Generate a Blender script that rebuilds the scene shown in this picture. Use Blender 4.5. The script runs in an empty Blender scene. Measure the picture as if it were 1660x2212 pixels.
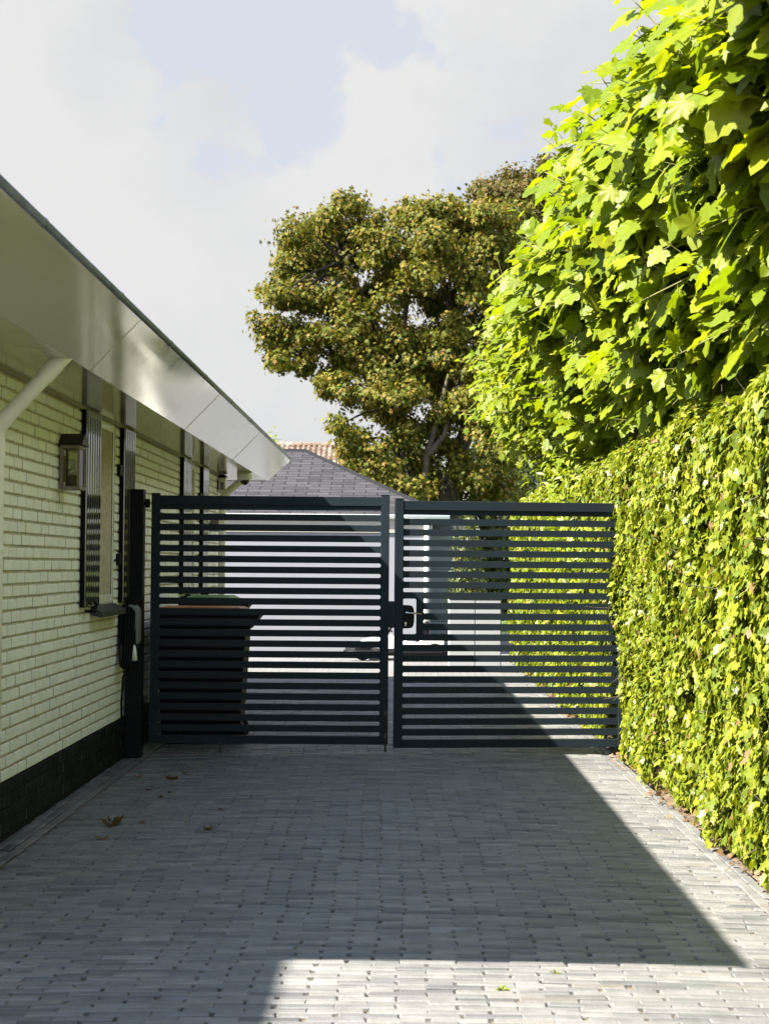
import bpy, math, random
import numpy as np
from mathutils import Vector, Matrix
random.seed(7)
RNG = np.random.default_rng(11)
S = bpy.context.scene
COL = S.collection
R = math.radians
CAMZ = 1.495
FPX = 3800.0
ROLL = R(0.45)

def at(x, y, Y):
    """a point of the place at depth Y metres along the drive (the survey of the photograph)"""
    dx, dy = x - 830, y - 1106
    c, s = math.cos(-ROLL), math.sin(-ROLL)
    dx, dy = c * dx - s * dy, s * dx + c * dy
    return Vector(((dx + 830 - 868) * Y / FPX, Y, CAMZ + (1220 - dy - 1106) * Y / FPX))

# ------------------------------------------------------------------ materials
def new_mat(name):
    m = bpy.data.materials.new(name); m.use_nodes = True
    nt = m.node_tree
    for n in list(nt.nodes): nt.nodes.remove(n)
    out = nt.nodes.new('ShaderNodeOutputMaterial')
    b = nt.nodes.new('ShaderNodeBsdfPrincipled')
    nt.links.new(b.outputs[0], out.inputs[0])
    return m, nt, b, out

def ramp(nt, fac, stops):
    r = nt.nodes.new('ShaderNodeValToRGB')
    el = r.color_ramp.elements
    while len(el) < len(stops): el.new(0.5)
    for e, (p, c) in zip(el, stops):
        e.position = p; e.color = (*c, 1)
    nt.links.new(fac, r.inputs[0])
    return r.outputs[0]

def noise(nt, scale, detail=4, coord='Object', vec=None, stretch=None, rough=0.5):
    n = nt.nodes.new('ShaderNodeTexNoise'); n.inputs['Scale'].default_value = scale
    n.inputs['Detail'].default_value = detail; n.inputs['Roughness'].default_value = rough
    tc = nt.nodes.new('ShaderNodeTexCoord'); src = tc.outputs[coord]
    if stretch:
        mp = nt.nodes.new('ShaderNodeMapping'); mp.inputs['Scale'].default_value = stretch
        nt.links.new(src, mp.inputs[0]); src = mp.outputs[0]
    nt.links.new(src, n.inputs['Vector'])
    return n.outputs['Fac']

def mixc(nt, fac, a, b, mode='MIX'):
    m = nt.nodes.new('ShaderNodeMix'); m.data_type = 'RGBA'; m.blend_type = mode
    for s, v in ((m.inputs['Factor'], fac), (m.inputs['A'], a), (m.inputs['B'], b)):
        if hasattr(v, 'is_linked') or hasattr(v, 'links'): nt.links.new(v, s)
        else: s.default_value = v if isinstance(v, (int, float)) else (*v, 1)
    return m.outputs['Result']

def bump(nt, b, h, strength, dist=0.01):
    n = nt.nodes.new('ShaderNodeBump'); n.inputs['Strength'].default_value = strength
    n.inputs['Distance'].default_value = dist
    nt.links.new(h, n.inputs['Height']); nt.links.new(n.outputs[0], b.inputs['Normal'])

def island(nt):
    g = nt.nodes.new('ShaderNodeNewGeometry'); return g.outputs['Random Per Island']

def solid(name, col, rough=0.5, spec=0.5, metal=0.0, var=0.12, scale=6.0, bmp=0.0, bscale=60, coat=0.0):
    m, nt, b, o = new_mat(name)
    f = noise(nt, scale, 6)
    c0 = tuple(x * (1 - var) for x in col); c1 = tuple(min(1, x * (1 + var)) for x in col)
    nt.links.new(ramp(nt, f, [(0.3, c0), (0.7, c1)]), b.inputs['Base Color'])
    b.inputs['Roughness'].default_value = rough
    b.inputs['Specular IOR Level'].default_value = spec
    b.inputs['Metallic'].default_value = metal
    b.inputs['Coat Weight'].default_value = coat
    if bmp: bump(nt, b, noise(nt, bscale, 5), bmp)
    return m

def piece_mat(name, stops, rough=0.7, nscale=14, namt=0.35, bmp=0.4, bscale=90, spec=0.4, stain=None):
    """laid pieces (bricks, pavers): a colour of its own for every piece, grain inside"""
    m, nt, b, o = new_mat(name)
    c = ramp(nt, island(nt), stops)
    f = noise(nt, nscale, 8, rough=0.65)
    g = ramp(nt, f, [(0.25, (1 - namt,) * 3), (0.75, (1 + 0.0,) * 3)])
    c = mixc(nt, 1.0, c, g, 'MULTIPLY')
    if stain:
        s = ramp(nt, noise(nt, stain[0], 5), [(stain[1], (0, 0, 0)), (stain[1] + 0.15, (1, 1, 1))])
        c = mixc(nt, s, c, stain[2])
    nt.links.new(c, b.inputs['Base Color'])
    b.inputs['Roughness'].default_value = rough
    b.inputs['Specular IOR Level'].default_value = spec
    bump(nt, b, noise(nt, bscale, 6, rough=0.7), bmp, 0.004)
    return m

def leaf_mat(name, stops, rough=0.42, spec=0.45, trans=0.4, tcol=1.3):
    m, nt, b, o = new_mat(name)
    c = ramp(nt, island(nt), stops)
    c = mixc(nt, 1.0, c, ramp(nt, noise(nt, 25, 3), [(0.3, (0.82,) * 3), (0.7, (1.0,) * 3)]), 'MULTIPLY')
    nt.links.new(c, b.inputs['Base Color'])
    b.inputs['Roughness'].default_value = rough
    b.inputs['Specular IOR Level'].default_value = spec
    t = nt.nodes.new('ShaderNodeBsdfTranslucent')
    nt.links.new(mixc(nt, 1.0, c, (tcol, tcol * 1.0, 0.5 * tcol), 'MULTIPLY'), t.inputs[0])
    mx = nt.nodes.new('ShaderNodeMixShader'); mx.inputs[0].default_value = trans
    nt.links.new(b.outputs[0], mx.inputs[1]); nt.links.new(t.outputs[0], mx.inputs[2])
    nt.links.new(mx.outputs[0], o.inputs[0])
    return m

M = {}
M['paver'] = piece_mat('clay_paver', [(0.0, (.095, .094, .095)), (.15, (.145, .142, .140)), (.55, (.176, .170, .162)), (.8, (.205, .197, .184)), (.9, (.225, .217, .204)), (.95, (.18, .165, .143)), (1, (.10, .10, .102))],
                       rough=0.5, nscale=9, namt=0.42, bmp=0.9, bscale=60, spec=0.45, stain=(3.1, .72, (.19, .165, .125)))
M['bed'] = solid('joint_sand', (.12, .092, .062), 0.95, 0.1, var=.5, scale=14)
M['brick'] = piece_mat('painted_brick', [(0, (.80, .80, .76)), (.5, (.84, .84, .80)), (1, (.86, .86, .83))], rough=.62, nscale=30, namt=.14, bmp=.5, bscale=140, spec=.35, stain=(1.3, .70, (.6, .57, .47)))
M['mortar'] = solid('mortar', (.47, .42, .34), 0.95, .1, var=.25, scale=30, bmp=.4, bscale=200)
M['perpend'] = solid('joint_mortar', (.16, .145, .11), .95, .1, var=.2, scale=30)
M['plinth'] = piece_mat('black_painted_brick', [(0, (.010, .010, .012)), (1, (.018, .018, .021))], rough=.7, bmp=.3, spec=.1)
M['plinthm'] = solid('black_mortar', (.012, .012, .013), .8, .1)
M['dark'] = solid('anthracite_coating', (.0145, .0205, .0255), 0.5, .08, var=.06, scale=3, bmp=.04, bscale=500)
M['black'] = solid('black_plastic', (.006, .006, .007), .5, .12)
M['mattblack'] = solid('black_paint', (.004, .004, .005), .55, .08)
M['gloss'] = solid('black_gloss_paint', (.008, .008, .009), .09, .6, var=.1, bmp=.012, bscale=9)
M['white'] = solid('white_plastic', (.72, .71, .66), .3, .5, var=.04)
M['pipe'] = solid('weathered_white_pipe', (.74, .71, .63), .45, .4, var=.1, scale=7)
M['steel'] = solid('brushed_steel', (.6, .6, .62), .3, .5, metal=1, var=.05)
M['zinc'] = solid('grey_zinc', (.15, .165, .19), .45, .5, metal=.3, var=.2)
M['slate'] = solid('slate_sill', (.03, .03, .032), .5, .4, var=.3, scale=20, bmp=.3)
M['bark'] = solid('bark', (.045, .035, .025), .9, .15, var=.5, scale=9, bmp=.8, bscale=25)
M['barkl'] = solid('pale_bark', (.07, .056, .036), .85, .2, var=.35, scale=6, bmp=.6, bscale=25)
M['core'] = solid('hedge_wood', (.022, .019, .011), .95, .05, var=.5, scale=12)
M['twig'] = solid('green_twig', (.16, .15, .05), .6, .3, var=.3, scale=10)
M['soil'] = solid('soil', (.10, .075, .052), .95, .1, var=.5, scale=12, bmp=.8, bscale=40)
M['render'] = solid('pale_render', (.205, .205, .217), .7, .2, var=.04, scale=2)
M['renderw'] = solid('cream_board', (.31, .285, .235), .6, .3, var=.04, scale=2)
M['grey'] = solid('grey_plastic', (.16, .18, .17), .4, .5, var=.1)
M['door'] = solid('grey_door', (.05, .05, .055), .4, .5, var=.1)
M['orange'] = solid('orange_plastic', (.34, .085, .010), .38, .5, var=.1)
M['green'] = solid('green_plastic', (.06, .17, .02), .38, .5, var=.1)
M['bin'] = solid('bin_plastic', (.010, .011, .013), .6, .1, var=.15)
M['lantern'] = solid('lantern_paint', (.17, .135, .10), .45, .4, var=.2, scale=20)
M['lanternd'] = solid('lantern_roof_paint', (.018, .015, .013), .5, .4, var=.2, scale=20)
M['bulb'] = solid('bulb_glass', (.75, .74, .68), .2, .5, var=.02)
M['cabinet'] = solid('white_cabinet_paint', (.27, .27, .275), .45, .4, var=.04)
M['litter'] = leaf_mat('dry_leaf', [(0, (.11, .06, .025)), (.5, (.18, .105, .05)), (1, (.25, .16, .08))], rough=.8, spec=.15, trans=.2)
M['litterdark'] = leaf_mat('dark_dry_leaf', [(0, (.06, .03, .012)), (1, (.15, .075, .025))], rough=.8, spec=.15, trans=.15)
M['ivy'] = leaf_mat('ivy_leaf', [(0, (.075, .11, .010)), (.3, (.13, .165, .010)), (.6, (.18, .21, .011)), (.86, (.235, .25, .018)), (.965, (.20, .215, .03)), (.978, (.19, .11, .045)), (1, (.22, .14, .07))], rough=.45, spec=.35, trans=.3)
M['plane'] = leaf_mat('plane_leaf', [(0, (.125, .175, .006)), (.4, (.17, .22, .005)), (.8, (.215, .255, .005)), (1, (.25, .27, .012))], rough=.48, spec=.28, trans=.5, tcol=1.25)
M['maple'] = leaf_mat('maple_leaf', [(0, (.055, .074, .010)), (.4, (.11, .112, .012)), (.72, (.152, .134, .016)), (.92, (.178, .126, .022)), (1, (.17, .098, .03))], rough=.6, spec=.15, trans=.28)
M['maplebrown'] = leaf_mat('brown_maple_leaf', [(0, (.06, .065, .012)), (.5, (.09, .075, .017)), (1, (.135, .08, .025))], rough=.6, spec=.15, trans=.28)
M['shade'] = leaf_mat('dark_leaf', [(0, (.035, .055, .008)), (.6, (.07, .09, .012)), (1, (.13, .13, .02))], rough=.45, spec=.35, trans=.25)
M['laurel'] = leaf_mat('narrow_leaf', [(0, (.13, .18, .012)), (.6, (.2, .25, .012)), (1, (.28, .3, .02))], rough=.4, spec=.5, trans=.35)
M['grassy'] = solid('lawn', (.06, .085, .02), .95, .1, var=.4, scale=3)

# glossy aluminium eaves panel: brushed bumps make the reflections smear
m, nt, b, o = new_mat('fascia_panel')
nt.links.new(ramp(nt, noise(nt, 2.5, 5), [(.3, (.76, .73, .60)), (.7, (.80, .77, .65))]), b.inputs['Base Color'])
b.inputs['Metallic'].default_value = .35
b.inputs['Specular IOR Level'].default_value = .8
nt.links.new(ramp(nt, noise(nt, 3, 4, stretch=(1, 8, 1)), [(.3, (.04,) * 3), (.7, (.10,) * 3)]), b.inputs['Roughness'])
h = mixc(nt, .5, noise(nt, 5, 4, stretch=(.5, 6, .5)), noise(nt, 2.2, 2, stretch=(1, 1.6, 1)))
bump(nt, b, h, .14, .004)
M['fascia'] = m
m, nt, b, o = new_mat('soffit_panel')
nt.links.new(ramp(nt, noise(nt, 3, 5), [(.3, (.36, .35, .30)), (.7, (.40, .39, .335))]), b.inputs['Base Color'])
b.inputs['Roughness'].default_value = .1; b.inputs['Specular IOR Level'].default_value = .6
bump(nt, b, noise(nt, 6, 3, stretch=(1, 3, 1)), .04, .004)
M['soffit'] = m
# glass
m, nt, b, o = new_mat('window_glass')
b.inputs['Base Color'].default_value = (.62, .64, .60, 1); b.inputs['Roughness'].default_value = .25
b.inputs['Specular IOR Level'].default_value = .5
bump(nt, b, noise(nt, 1.5, 2), .015, .01)
M['glass'] = m
m, nt, b, o = new_mat('lantern_glass')
b.inputs['Base Color'].default_value = (.02, .02, .015, 1); b.inputs['Roughness'].default_value = .03; b.inputs['Specular IOR Level'].default_value = 1
tr_ = nt.nodes.new('ShaderNodeBsdfTransparent'); tr_.inputs[0].default_value = (.86, .86, .8, 1)
fr_ = nt.nodes.new('ShaderNodeFresnel'); fr_.inputs[0].default_value = 1.5
mx_ = nt.nodes.new('ShaderNodeMixShader'); nt.links.new(fr_.outputs[0], mx_.inputs[0])
nt.links.new(tr_.outputs[0], mx_.inputs[1]); nt.links.new(b.outputs[0], mx_.inputs[2]); nt.links.new(mx_.outputs[0], o.inputs[0])
M['clear'] = m
# shingles: brick pattern on the roof slope, in the roof's own coordinates
def course_mat(name, c1, c2, mortar, bw, rh, rot, msize=.008, bmp=.6, rough=.8, tile=False):
    m, nt, b, o = new_mat(name)
    uv = nt.nodes.new('ShaderNodeUVMap')
    t = nt.nodes.new('ShaderNodeTexBrick')
    t.inputs['Color1'].default_value = (*c1, 1); t.inputs['Color2'].default_value = (*c2, 1); t.inputs['Mortar'].default_value = (*mortar, 1)
    t.inputs['Scale'].default_value = 1; t.inputs['Mortar Size'].default_value = msize
    t.inputs['Brick Width'].default_value = bw; t.inputs['Row Height'].default_value = rh
    t.inputs['Bias'].default_value = 0
    nt.links.new(uv.outputs[0], t.inputs['Vector'])
    g = ramp(nt, noise(nt, 8, 8, rough=.7), [(.25, (.62,) * 3), (.75, (1.12,) * 3)])
    nt.links.new(mixc(nt, 1.0, t.outputs['Color'], g, 'MULTIPLY'), b.inputs['Base Color'])
    b.inputs['Roughness'].default_value = rough
    n = nt.nodes.new('ShaderNodeBump'); n.inputs['Strength'].default_value = bmp; n.inputs['Distance'].default_value = .02
    n.invert = True; b.inputs['Specular IOR Level'].default_value = .15
    nt.links.new(t.outputs['Fac'], n.inputs['Height']); nt.links.new(n.outputs[0], b.inputs['Normal'])
    return m
M['shingle'] = course_mat('grey_shingle', (.030, .0285, .031), (.054, .051, .055), (.011, .0105, .0115), .42, .17, 0, msize=.012)
M['farpave'] = course_mat('distant_paving', (.15, .147, .148), (.19, .185, .175), (.07, .06, .05), .205, .055, 0, msize=.004, bmp=.3)
M['concrete'] = course_mat('pale_slabs', (.27, .265, .255), (.32, .315, .30), (.12, .11, .10), .6, .4, 0)
M['tile'] = piece_mat('clay_roof_tile', [(0, (.13, .08, .05)), (.5, (.20, .14, .10)), (.8, (.26, .20, .15)), (1, (.17, .095, .055))], rough=.8, nscale=4)
M['tileroof'] = solid('dark_roof_tile', (.05, .047, .047), .7, .3, var=.3, scale=4)

# ------------------------------------------------------------------ mesh helpers
class MB:
    def __init__(self): self.v, self.f, self.uv = [], [], None
    def add(self, vs, fs):
        o = len(self.v); self.v += [tuple(p) for p in vs]; self.f += [[i + o for i in q] for q in fs]; return self
    def box(self, x0, x1, y0, y1, z0, z1):
        return self.add([(x0, y0, z0), (x1, y0, z0), (x1, y1, z0), (x0, y1, z0), (x0, y0, z1), (x1, y0, z1), (x1, y1, z1), (x0, y1, z1)],
                        [(0, 3, 2, 1), (4, 5, 6, 7), (0, 1, 5, 4), (1, 2, 6, 5), (2, 3, 7, 6), (3, 0, 4, 7)])
    def prism(self, pts, axis, a0, a1):
        """pts: 2-D outline; axis 0/1/2 is the axis it is extruded along"""
        def mk(p, a):
            q = [p[0], p[1]]; q.insert(axis, a); return tuple(q)
        n = len(pts)
        vs = [mk(p, a0) for p in pts] + [mk(p, a1) for p in pts]
        fs = [list(range(n))[::-1], list(range(n, 2 * n))] + [[i, (i + 1) % n, n + (i + 1) % n, n + i] for i in range(n)]
        return self.add(vs, fs)
    def tube(self, path, r, n=10, cap=True):
        path = [Vector(p) for p in path]; k = len(path)
        rs = r if isinstance(r, (list, tuple)) else [r] * k
        vs = []; up = None
        for i, p in enumerate(path):
            d = (path[min(i + 1, k - 1)] - path[max(i - 1, 0)]).normalized()
            if up is None:
                up = Vector((0, 0, 1)) if abs(d.z) < .9 else Vector((0, 1, 0))
            a = d.cross(up).normalized(); b_ = a.cross(d).normalized(); up = b_
            for j in range(n):
                t = 2 * math.pi * j / n
                vs.append(p + (a * math.cos(t) + b_ * math.sin(t)) * rs[i])
        fs = [(i * n + j, i * n + (j + 1) % n, (i + 1) * n + (j + 1) % n, (i + 1) * n + j) for i in range(k - 1) for j in range(n)]
        if cap: fs += [list(range(n))[::-1], list(range((k - 1) * n, k * n))]
        return self.add(vs, fs)
    def lathe(self, prof, c, n=20, axis=2):
        vs = []
        for r, h in prof:
            for j in range(n):
                t = 2 * math.pi * j / n
                q = [r * math.cos(t), r * math.sin(t)]; q.insert(axis, h)
                vs.append((c[0] + q[0], c[1] + q[1], c[2] + q[2]))
        k = len(prof)
        fs = [(i * n + j, i * n + (j + 1) % n, (i + 1) * n + (j + 1) % n, (i + 1) * n + j) for i in range(k - 1) for j in range(n)]
        fs += [list(range(n))[::-1], list(range((k - 1) * n, k * n))]
        return self.add(vs, fs)
    def build(self, name, mat, parent=None, bevel=0, smooth=False, local=False, uvs=None):
        me = bpy.data.meshes.new(name); 
        off = Vector((0, 0, 0))
        if parent is not None and not local:
            p = parent
            while p is not None: off += p.location; p = p.parent
        me.from_pydata([tuple(Vector(v) - off) for v in self.v], [], self.f)
        if uvs:
            l = me.uv_layers.new(name='UVMap')
            for i, lp in enumerate(me.loops): l.data[i].uv = uvs[lp.vertex_index]
        me.materials.append(mat)
        me.update()
        bm_fix(me)
        o = bpy.data.objects.new(name, me); COL.objects.link(o)
        if parent is not None: o.parent = parent
        if smooth:
            for p in me.polygons: p.use_smooth = True
        if bevel:
            md = o.modifiers.new('bevel', 'BEVEL'); md.width = bevel; md.segments = 2; md.limit_method = 'ANGLE'
        return o

import bmesh
def bm_fix(me):
    bm = bmesh.new(); bm.from_mesh(me); bmesh.ops.recalc_face_normals(bm, faces=bm.faces); bm.to_mesh(me); bm.free()

def tag(o, label=None, cat=None, group=None, kind=None):
    if label: o['label'] = label
    if cat: o['category'] = cat
    if group: o['group'] = group
    if kind: o['kind'] = kind
    return o
def empty(name, loc, label, cat, group=None, rz=0):
    o = bpy.data.objects.new(name, None); COL.objects.link(o); o.location = loc; o.rotation_euler.z = rz
    o.empty_display_size = .1
    return tag(o, label, cat, group)
def copy_tree(o, parent=None):
    c = o.copy(); COL.objects.link(c); c.parent = parent
    for ch in [q for q in bpy.data.objects if q.parent == o]: copy_tree(ch, c)
    return c

def raw_mesh(name, verts, tri_or_quads, mat, parent=None, smooth=False, off=None):
    """fast numpy mesh; faces is an (F,k) array"""
    if off is None:
        off = np.zeros(3); p = parent
        while p is not None: off += np.array(p.location); p = p.parent
    v = (verts - off).astype(np.float32); F = np.asarray(tri_or_quads, dtype=np.int32)
    me = bpy.data.meshes.new(name)
    me.vertices.add(len(v)); me.vertices.foreach_set('co', v.ravel())
    k = F.shape[1]
    me.loops.add(F.size); me.loops.foreach_set('vertex_index', F.ravel())
    me.polygons.add(len(F)); me.polygons.foreach_set('loop_start', np.arange(0, F.size, k, dtype=np.int32))
    try: me.polygons.foreach_set('loop_total', np.full(len(F), k, dtype=np.int32))
    except Exception: pass
    me.polygons.foreach_set('use_smooth', np.full(len(F), smooth, dtype=bool))
    me.materials.append(mat); me.update(calc_edges=True)
    o = bpy.data.objects.new(name, me); COL.objects.link(o)
    if parent is not None: o.parent = parent
    return o

def norm(a): return a / np.maximum(np.linalg.norm(a, axis=-1, keepdims=True), 1e-9)

def leaf_template(half, centre, fold=.12, droop=.18, wave=0.0):
    """half: right half outline from base to tip, y along the leaf"""
    pts = list(half) + [(-x, y) for x, y in half[::-1] if x > 1e-6]
    v = [(centre[0], centre[1])] + pts
    n = len(pts)
    tri = [(0, 1 + i, 1 + (i + 1) % n) for i in range(n)]
    V = np.zeros((len(v), 3))
    for i, (x, y) in enumerate(v):
        r2 = x * x + (y - centre[1]) ** 2
        V[i] = (x, y, fold * abs(x) - droop * r2 + (wave * math.sin(9 * math.atan2(x, y - centre[1])) * math.sqrt(r2) if i else 0))
    return V, np.array(tri)

IVY = leaf_template([(0, .06), (.22, -.04), (.44, .10), (.33, .30), (.47, .56), (.24, .58), (.13, .82), (0, 1.0)], (0, .22), .16, .22)
PLANE = leaf_template([(0, .03), (.15, -.10), (.36, -.12), (.44, -.03), (.58, .02), (.50, .13), (.47, .25), (.58, .28), (.60, .38), (.72, .50), (.57, .52), (.46, .50), (.34, .56), (.36, .68), (.24, .76), (.16, .90), (0, 1.04)], (0, .16), .07, .22, .055)
MAPLE = leaf_template([(0, 0), (.42, .0), (.24, .22), (.52, .55), (.16, .52), (0, 1.0)], (0, .25), .15, .25)
LANCE = leaf_template([(0, 0), (.13, .3), (.12, .6), (0, 1.0)], (0, .4), .25, .35)

def leaves(name, pos, nrm, tip, size, tpl, mat, parent=None, smooth=True):
    V, T = tpl; N = len(pos)
    n = norm(nrm); t = norm(tip - n * np.sum(tip * n, 1, keepdims=True)); u = np.cross(t, n)
    zs = RNG.uniform(.3, 1.7, N)[:, None]; ws = RNG.uniform(.82, 1.15, N)[:, None]
    s = size[:, None]
    P = (pos[:, None, :] + (u * s * ws)[:, None, :] * V[None, :, 0:1] + (t * s)[:, None, :] * V[None, :, 1:2] + (n * s * zs)[:, None, :] * V[None, :, 2:3])
    F = (T[None] + (np.arange(N) * len(V))[:, None, None]).reshape(-1, 3)
    return raw_mesh(name, P.reshape(-1, 3), F, mat, parent, smooth)

# ------------------------------------------------------------------ setting: ground, drive
def gz(x): return -0.008 * x * x
mb = MB()
for ring in ((-400, 400, -300, 900),):
    mb.add([(-400, -300, -.14), (400, -300, -.14), (400, 900, -.14), (-400, 900, -.14)], [(0, 1, 2, 3)])
tag(mb.build('ground', M['grassy']), kind='structure')
# sand bed under the pavers follows the camber of the drive
def strip(name, mat, xs, y0, y1, dz, parent=None):
    vs = []; ys = [y0, y1]; uv = []
    for x in xs:
        for y in ys: vs.append((x, y, gz(max(-2.3, min(2.3, x))) + dz)); uv.append((x, y))
    fs = [(2 * i, 2 * i + 2, 2 * i + 3, 2 * i + 1) for i in range(len(xs) - 1)]
    return MB().add(vs, fs).build(name, mat, parent, uvs=uv)
tag(strip('drive_bed', M['bed'], [-2.3 + .2 * i for i in range(21)] , 3.0, 22.6, -.012), kind='structure')
tag(strip('yard_paving', M['farpave'], [-14, -5] + [-2.3 + .4 * i for i in range(11)] + [2.6], 22.604, 40, -.004), kind='structure')
tag(strip('forecourt_paving', M['concrete'], [-5] + [-2.3 + .4 * i for i in range(11)] + [5], -40, 2.99, -.004), kind='structure')

def pavers():
    vs, fs = [], []
    r = random.Random(3)
    def one(cx, cy, lx, ly):
        o = len(vs)
        dz = r.uniform(-.003, .003); tx = r.uniform(-.012, .012); ty = r.uniform(-.02, .02)
        hx, hy = lx / 2, ly / 2
        j = lambda a: r.uniform(-a, a)
        c = [(-hx + j(.0025), -hy + j(.0012)), (hx + j(.0025), -hy + j(.0012)), (hx + j(.0025), hy + j(.0012)), (-hx + j(.0025), hy + j(.0012))]
        ins = .0045
        for lev in range(3):
            for k, (x, y) in enumerate(c):
                sx = -1 if x > 0 else 1; sy = -1 if y > 0 else 1
                if lev == 2: xx, yy = x + sx * (ins + r.uniform(0, .003)), y + sy * (ins * .75 + r.uniform(0, .002))
                else: xx, yy = x, y
                z = gz(cx + xx) + dz + tx * xx + ty * yy + (-.03, -.0045, 0)[lev]
                vs.append((cx + xx, cy + yy, z))
        fs.append((o + 8, o + 9, o + 10, o + 11))
        for a in (0, 4):
            for k in range(4):
                fs.append((o + a + k, o + a + (k + 1) % 4, o + a + 4 + (k + 1) % 4, o + a + 4 + k))
    y = 4.2; row = 0; drift = 0
    XL, XR = -1.985, 1.615
    while y < 22.55:
        drift = max(-.05, min(.05, drift + r.uniform(-.006, .006)))
        x = XL - .31 + (0.1035 if row % 2 else 0) + drift
        wob = r.uniform(-.002, .002)
        while x < XR:
            j0, j1 = r.uniform(-.008, .008), r.uniform(-.008, .008)
            a, b_ = max(x + j0, XL), min(x + .207 + j1, XR)
            if b_ - a > .03:
                gap = r.uniform(.001, .008)
                bow = -.0022 * (a + b_) / 2 + .004 * math.sin((a + b_) * 1.7 + y * .9)
                one((a + b_) / 2, y + wob + bow, b_ - a - gap, (.0525 if r.random() < .7 else .0495) + r.uniform(-.003, .0015))
            x += .207
        y += .0565; row += 1
    for bx in (-2.155, -2.095, -2.03, 1.645, 1.702):
        y = 4.2 + r.uniform(0, .1)
        while y < 22.5:
            L = .205 + r.uniform(-.01, .01)
            one(bx, y + L / 2, .0545, L - .006)
            y += L
    return raw_mesh('driveway', np.array(vs), np.array(fs), M['paver'])
tag(pavers(), kind='structure')
# planted strip of soil under the hedge
mb = MB(); n = 160; rr = random.Random(5)
vs = []
for i in range(n + 1):
    y = 3 + i * 24 / n
    for x, z in ((1.732, -.026), (1.80, .004), (1.95, .02), (3.4, .02)):
        vs.append((x + (rr.uniform(-.015, .015) if x < 1.75 else 0), y, z - (.012 if x > 1.75 else 0) + rr.uniform(-.004, .004)))
fs = [(4 * i + k, 4 * i + k + 1, 4 * i + k + 5, 4 * i + k + 4) for i in range(n) for k in range(3)]
tag(mb.add(vs, fs).build('soil_strip', M['soil']), kind='structure')

# ------------------------------------------------------------------ the bungalow
WX = -2.17; SOF = 2.543
house = empty('bungalow', (-2.17, 14, 0), 'white painted brick bungalow with glossy white eaves and black plinth along the drive', 'house')
Y0, Y1 = 6.3, 21.35
WIN = [(12.44, 13.26, 1.20), (17.8, 18.42, 1.20)]
mb = MB()
mb.box(-10.4, WX - .010, Y0, Y1, -.1, SOF + .02)
for (a, b_, z) in WIN: pass
wall = mb.build('wall', M['mortar'], house)
# bricks: one mesh (a pattern of the wall), real courses with raked joints
def bricks(name, mat, z0, courses, ch, bh, skip, parent, proud=0.0, ys=Y0, ye=Y1):
    vs, fs, mi = [], [], []; r = random.Random(9)
    for c in range(courses):
        z = z0 + c * ch
        if z + bh > SOF: break
        y = ys - (.11 if c % 2 else 0)
        while y < ye:
            a, b_ = max(y, ys), min(y + .22 - .013 - r.uniform(0, .003), ye)
            segs = [(a, b_)]
            for (w0, w1, wz) in skip:
                if z + bh > wz:
                    ns = []
                    for (p, q) in segs:
                        if q <= w0 or p >= w1: ns.append((p, q))
                        else:
                            if p < w0: ns.append((p, w0))
                            if q > w1: ns.append((w1, q))
                    segs = ns
            for (p, q) in segs:
                if q - p < .012: continue
                o = len(vs); d = r.uniform(-.0015, .0015) + proud
                jz = r.uniform(-.0012, .0012)
                for (x, ins) in ((WX - .03, 0), (WX - .003 + d, 0), (WX + d, .003)):
                    vs += [(x, p + ins, z + jz + ins), (x, q - ins, z + jz + ins), (x, q - ins, z + bh + jz - ins), (x, p + ins, z + bh + jz - ins)]
                fs.append((o + 8, o + 9, o + 10, o + 11))
                mi.append(0)
                for k0 in (0, 4):
                    for k in range(4):
                        fs.append((o + k0 + k, o + k0 + (k + 1) % 4, o + k0 + 4 + (k + 1) % 4, o + k0 + 4 + k)); mi.append(1 if k in (1, 3) and k0 == 0 else 0)
            y += .22
    ob_ = raw_mesh(name, np.array(vs), np.array(fs), mat, parent)
    ob_.data.materials.append(M['perpend']); ob_.data.polygons.foreach_set('material_index', np.array(mi, dtype=np.int32))
    return ob_
bricks('brick_face', M['brick'], .292, 40, .0722, .0555, WIN, wall)
pl = MB().box(WX - .0098, WX - .002, Y0, Y1, -.1, .288).build('plinth', M['plinthm'], house)
bricks('black_brick_face', M['plinth'], .0, 4, .0722, .0615, [], pl, proud=.006)
# window frames in the two openings
def window(w):
    a, b_, z = w
    f = MB(); zt = SOF - .01
    x0, x1 = WX - .06, WX - .005
    f.box(x0, x1, a, a + .06, z, zt).box(x0, x1, b_ - .055, b_, z, zt).box(x0, x1 - .003, a + .06, b_ - .055, z, z + .06).box(x0, x1 - .003, a + .06, b_ - .055, zt - .06, zt)
    fr = f.build('window', M['white'], house, bevel=.004)
    s = MB(); x0, x1 = WX - .055, WX - .016; a2, b2, z2, zt2 = a + .062, b_ - .075, z + .075, zt - .062
    s.box(x0, x1, a2, a2 + .055, z2, zt2).box(x0, x1, b2 - .055, b2, z2, zt2).box(x0, x1 - .002, a2 + .055, b2 - .055, z2, z2 + .06).box(x0, x1 - .002, a2 + .055, b2 - .055, zt2 - .06, zt2)
    s.build('sash', M['white'], fr, bevel=.004)
    MB().box(WX - .052, WX - .03, a2 + .055, b2 - .055, z2 + .06, zt2 - .06).build('pane', M['glass'], fr)
    MB().box(WX - .04, WX - .008, b_ - .074, b_ - .0565, z + .0605, zt - .0605).build('seal', M['black'], fr)
    s = MB().prism([(WX - .05, z - .002), (WX + .005, z - .012), (WX + .085, z - .05), (WX + .085, z - .09), (WX - .05, z - .06)], 1, a - .17, b_ + .06)
    s.build('sill', M['slate'], fr, bevel=.003)
for w in WIN: window(w)
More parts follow.
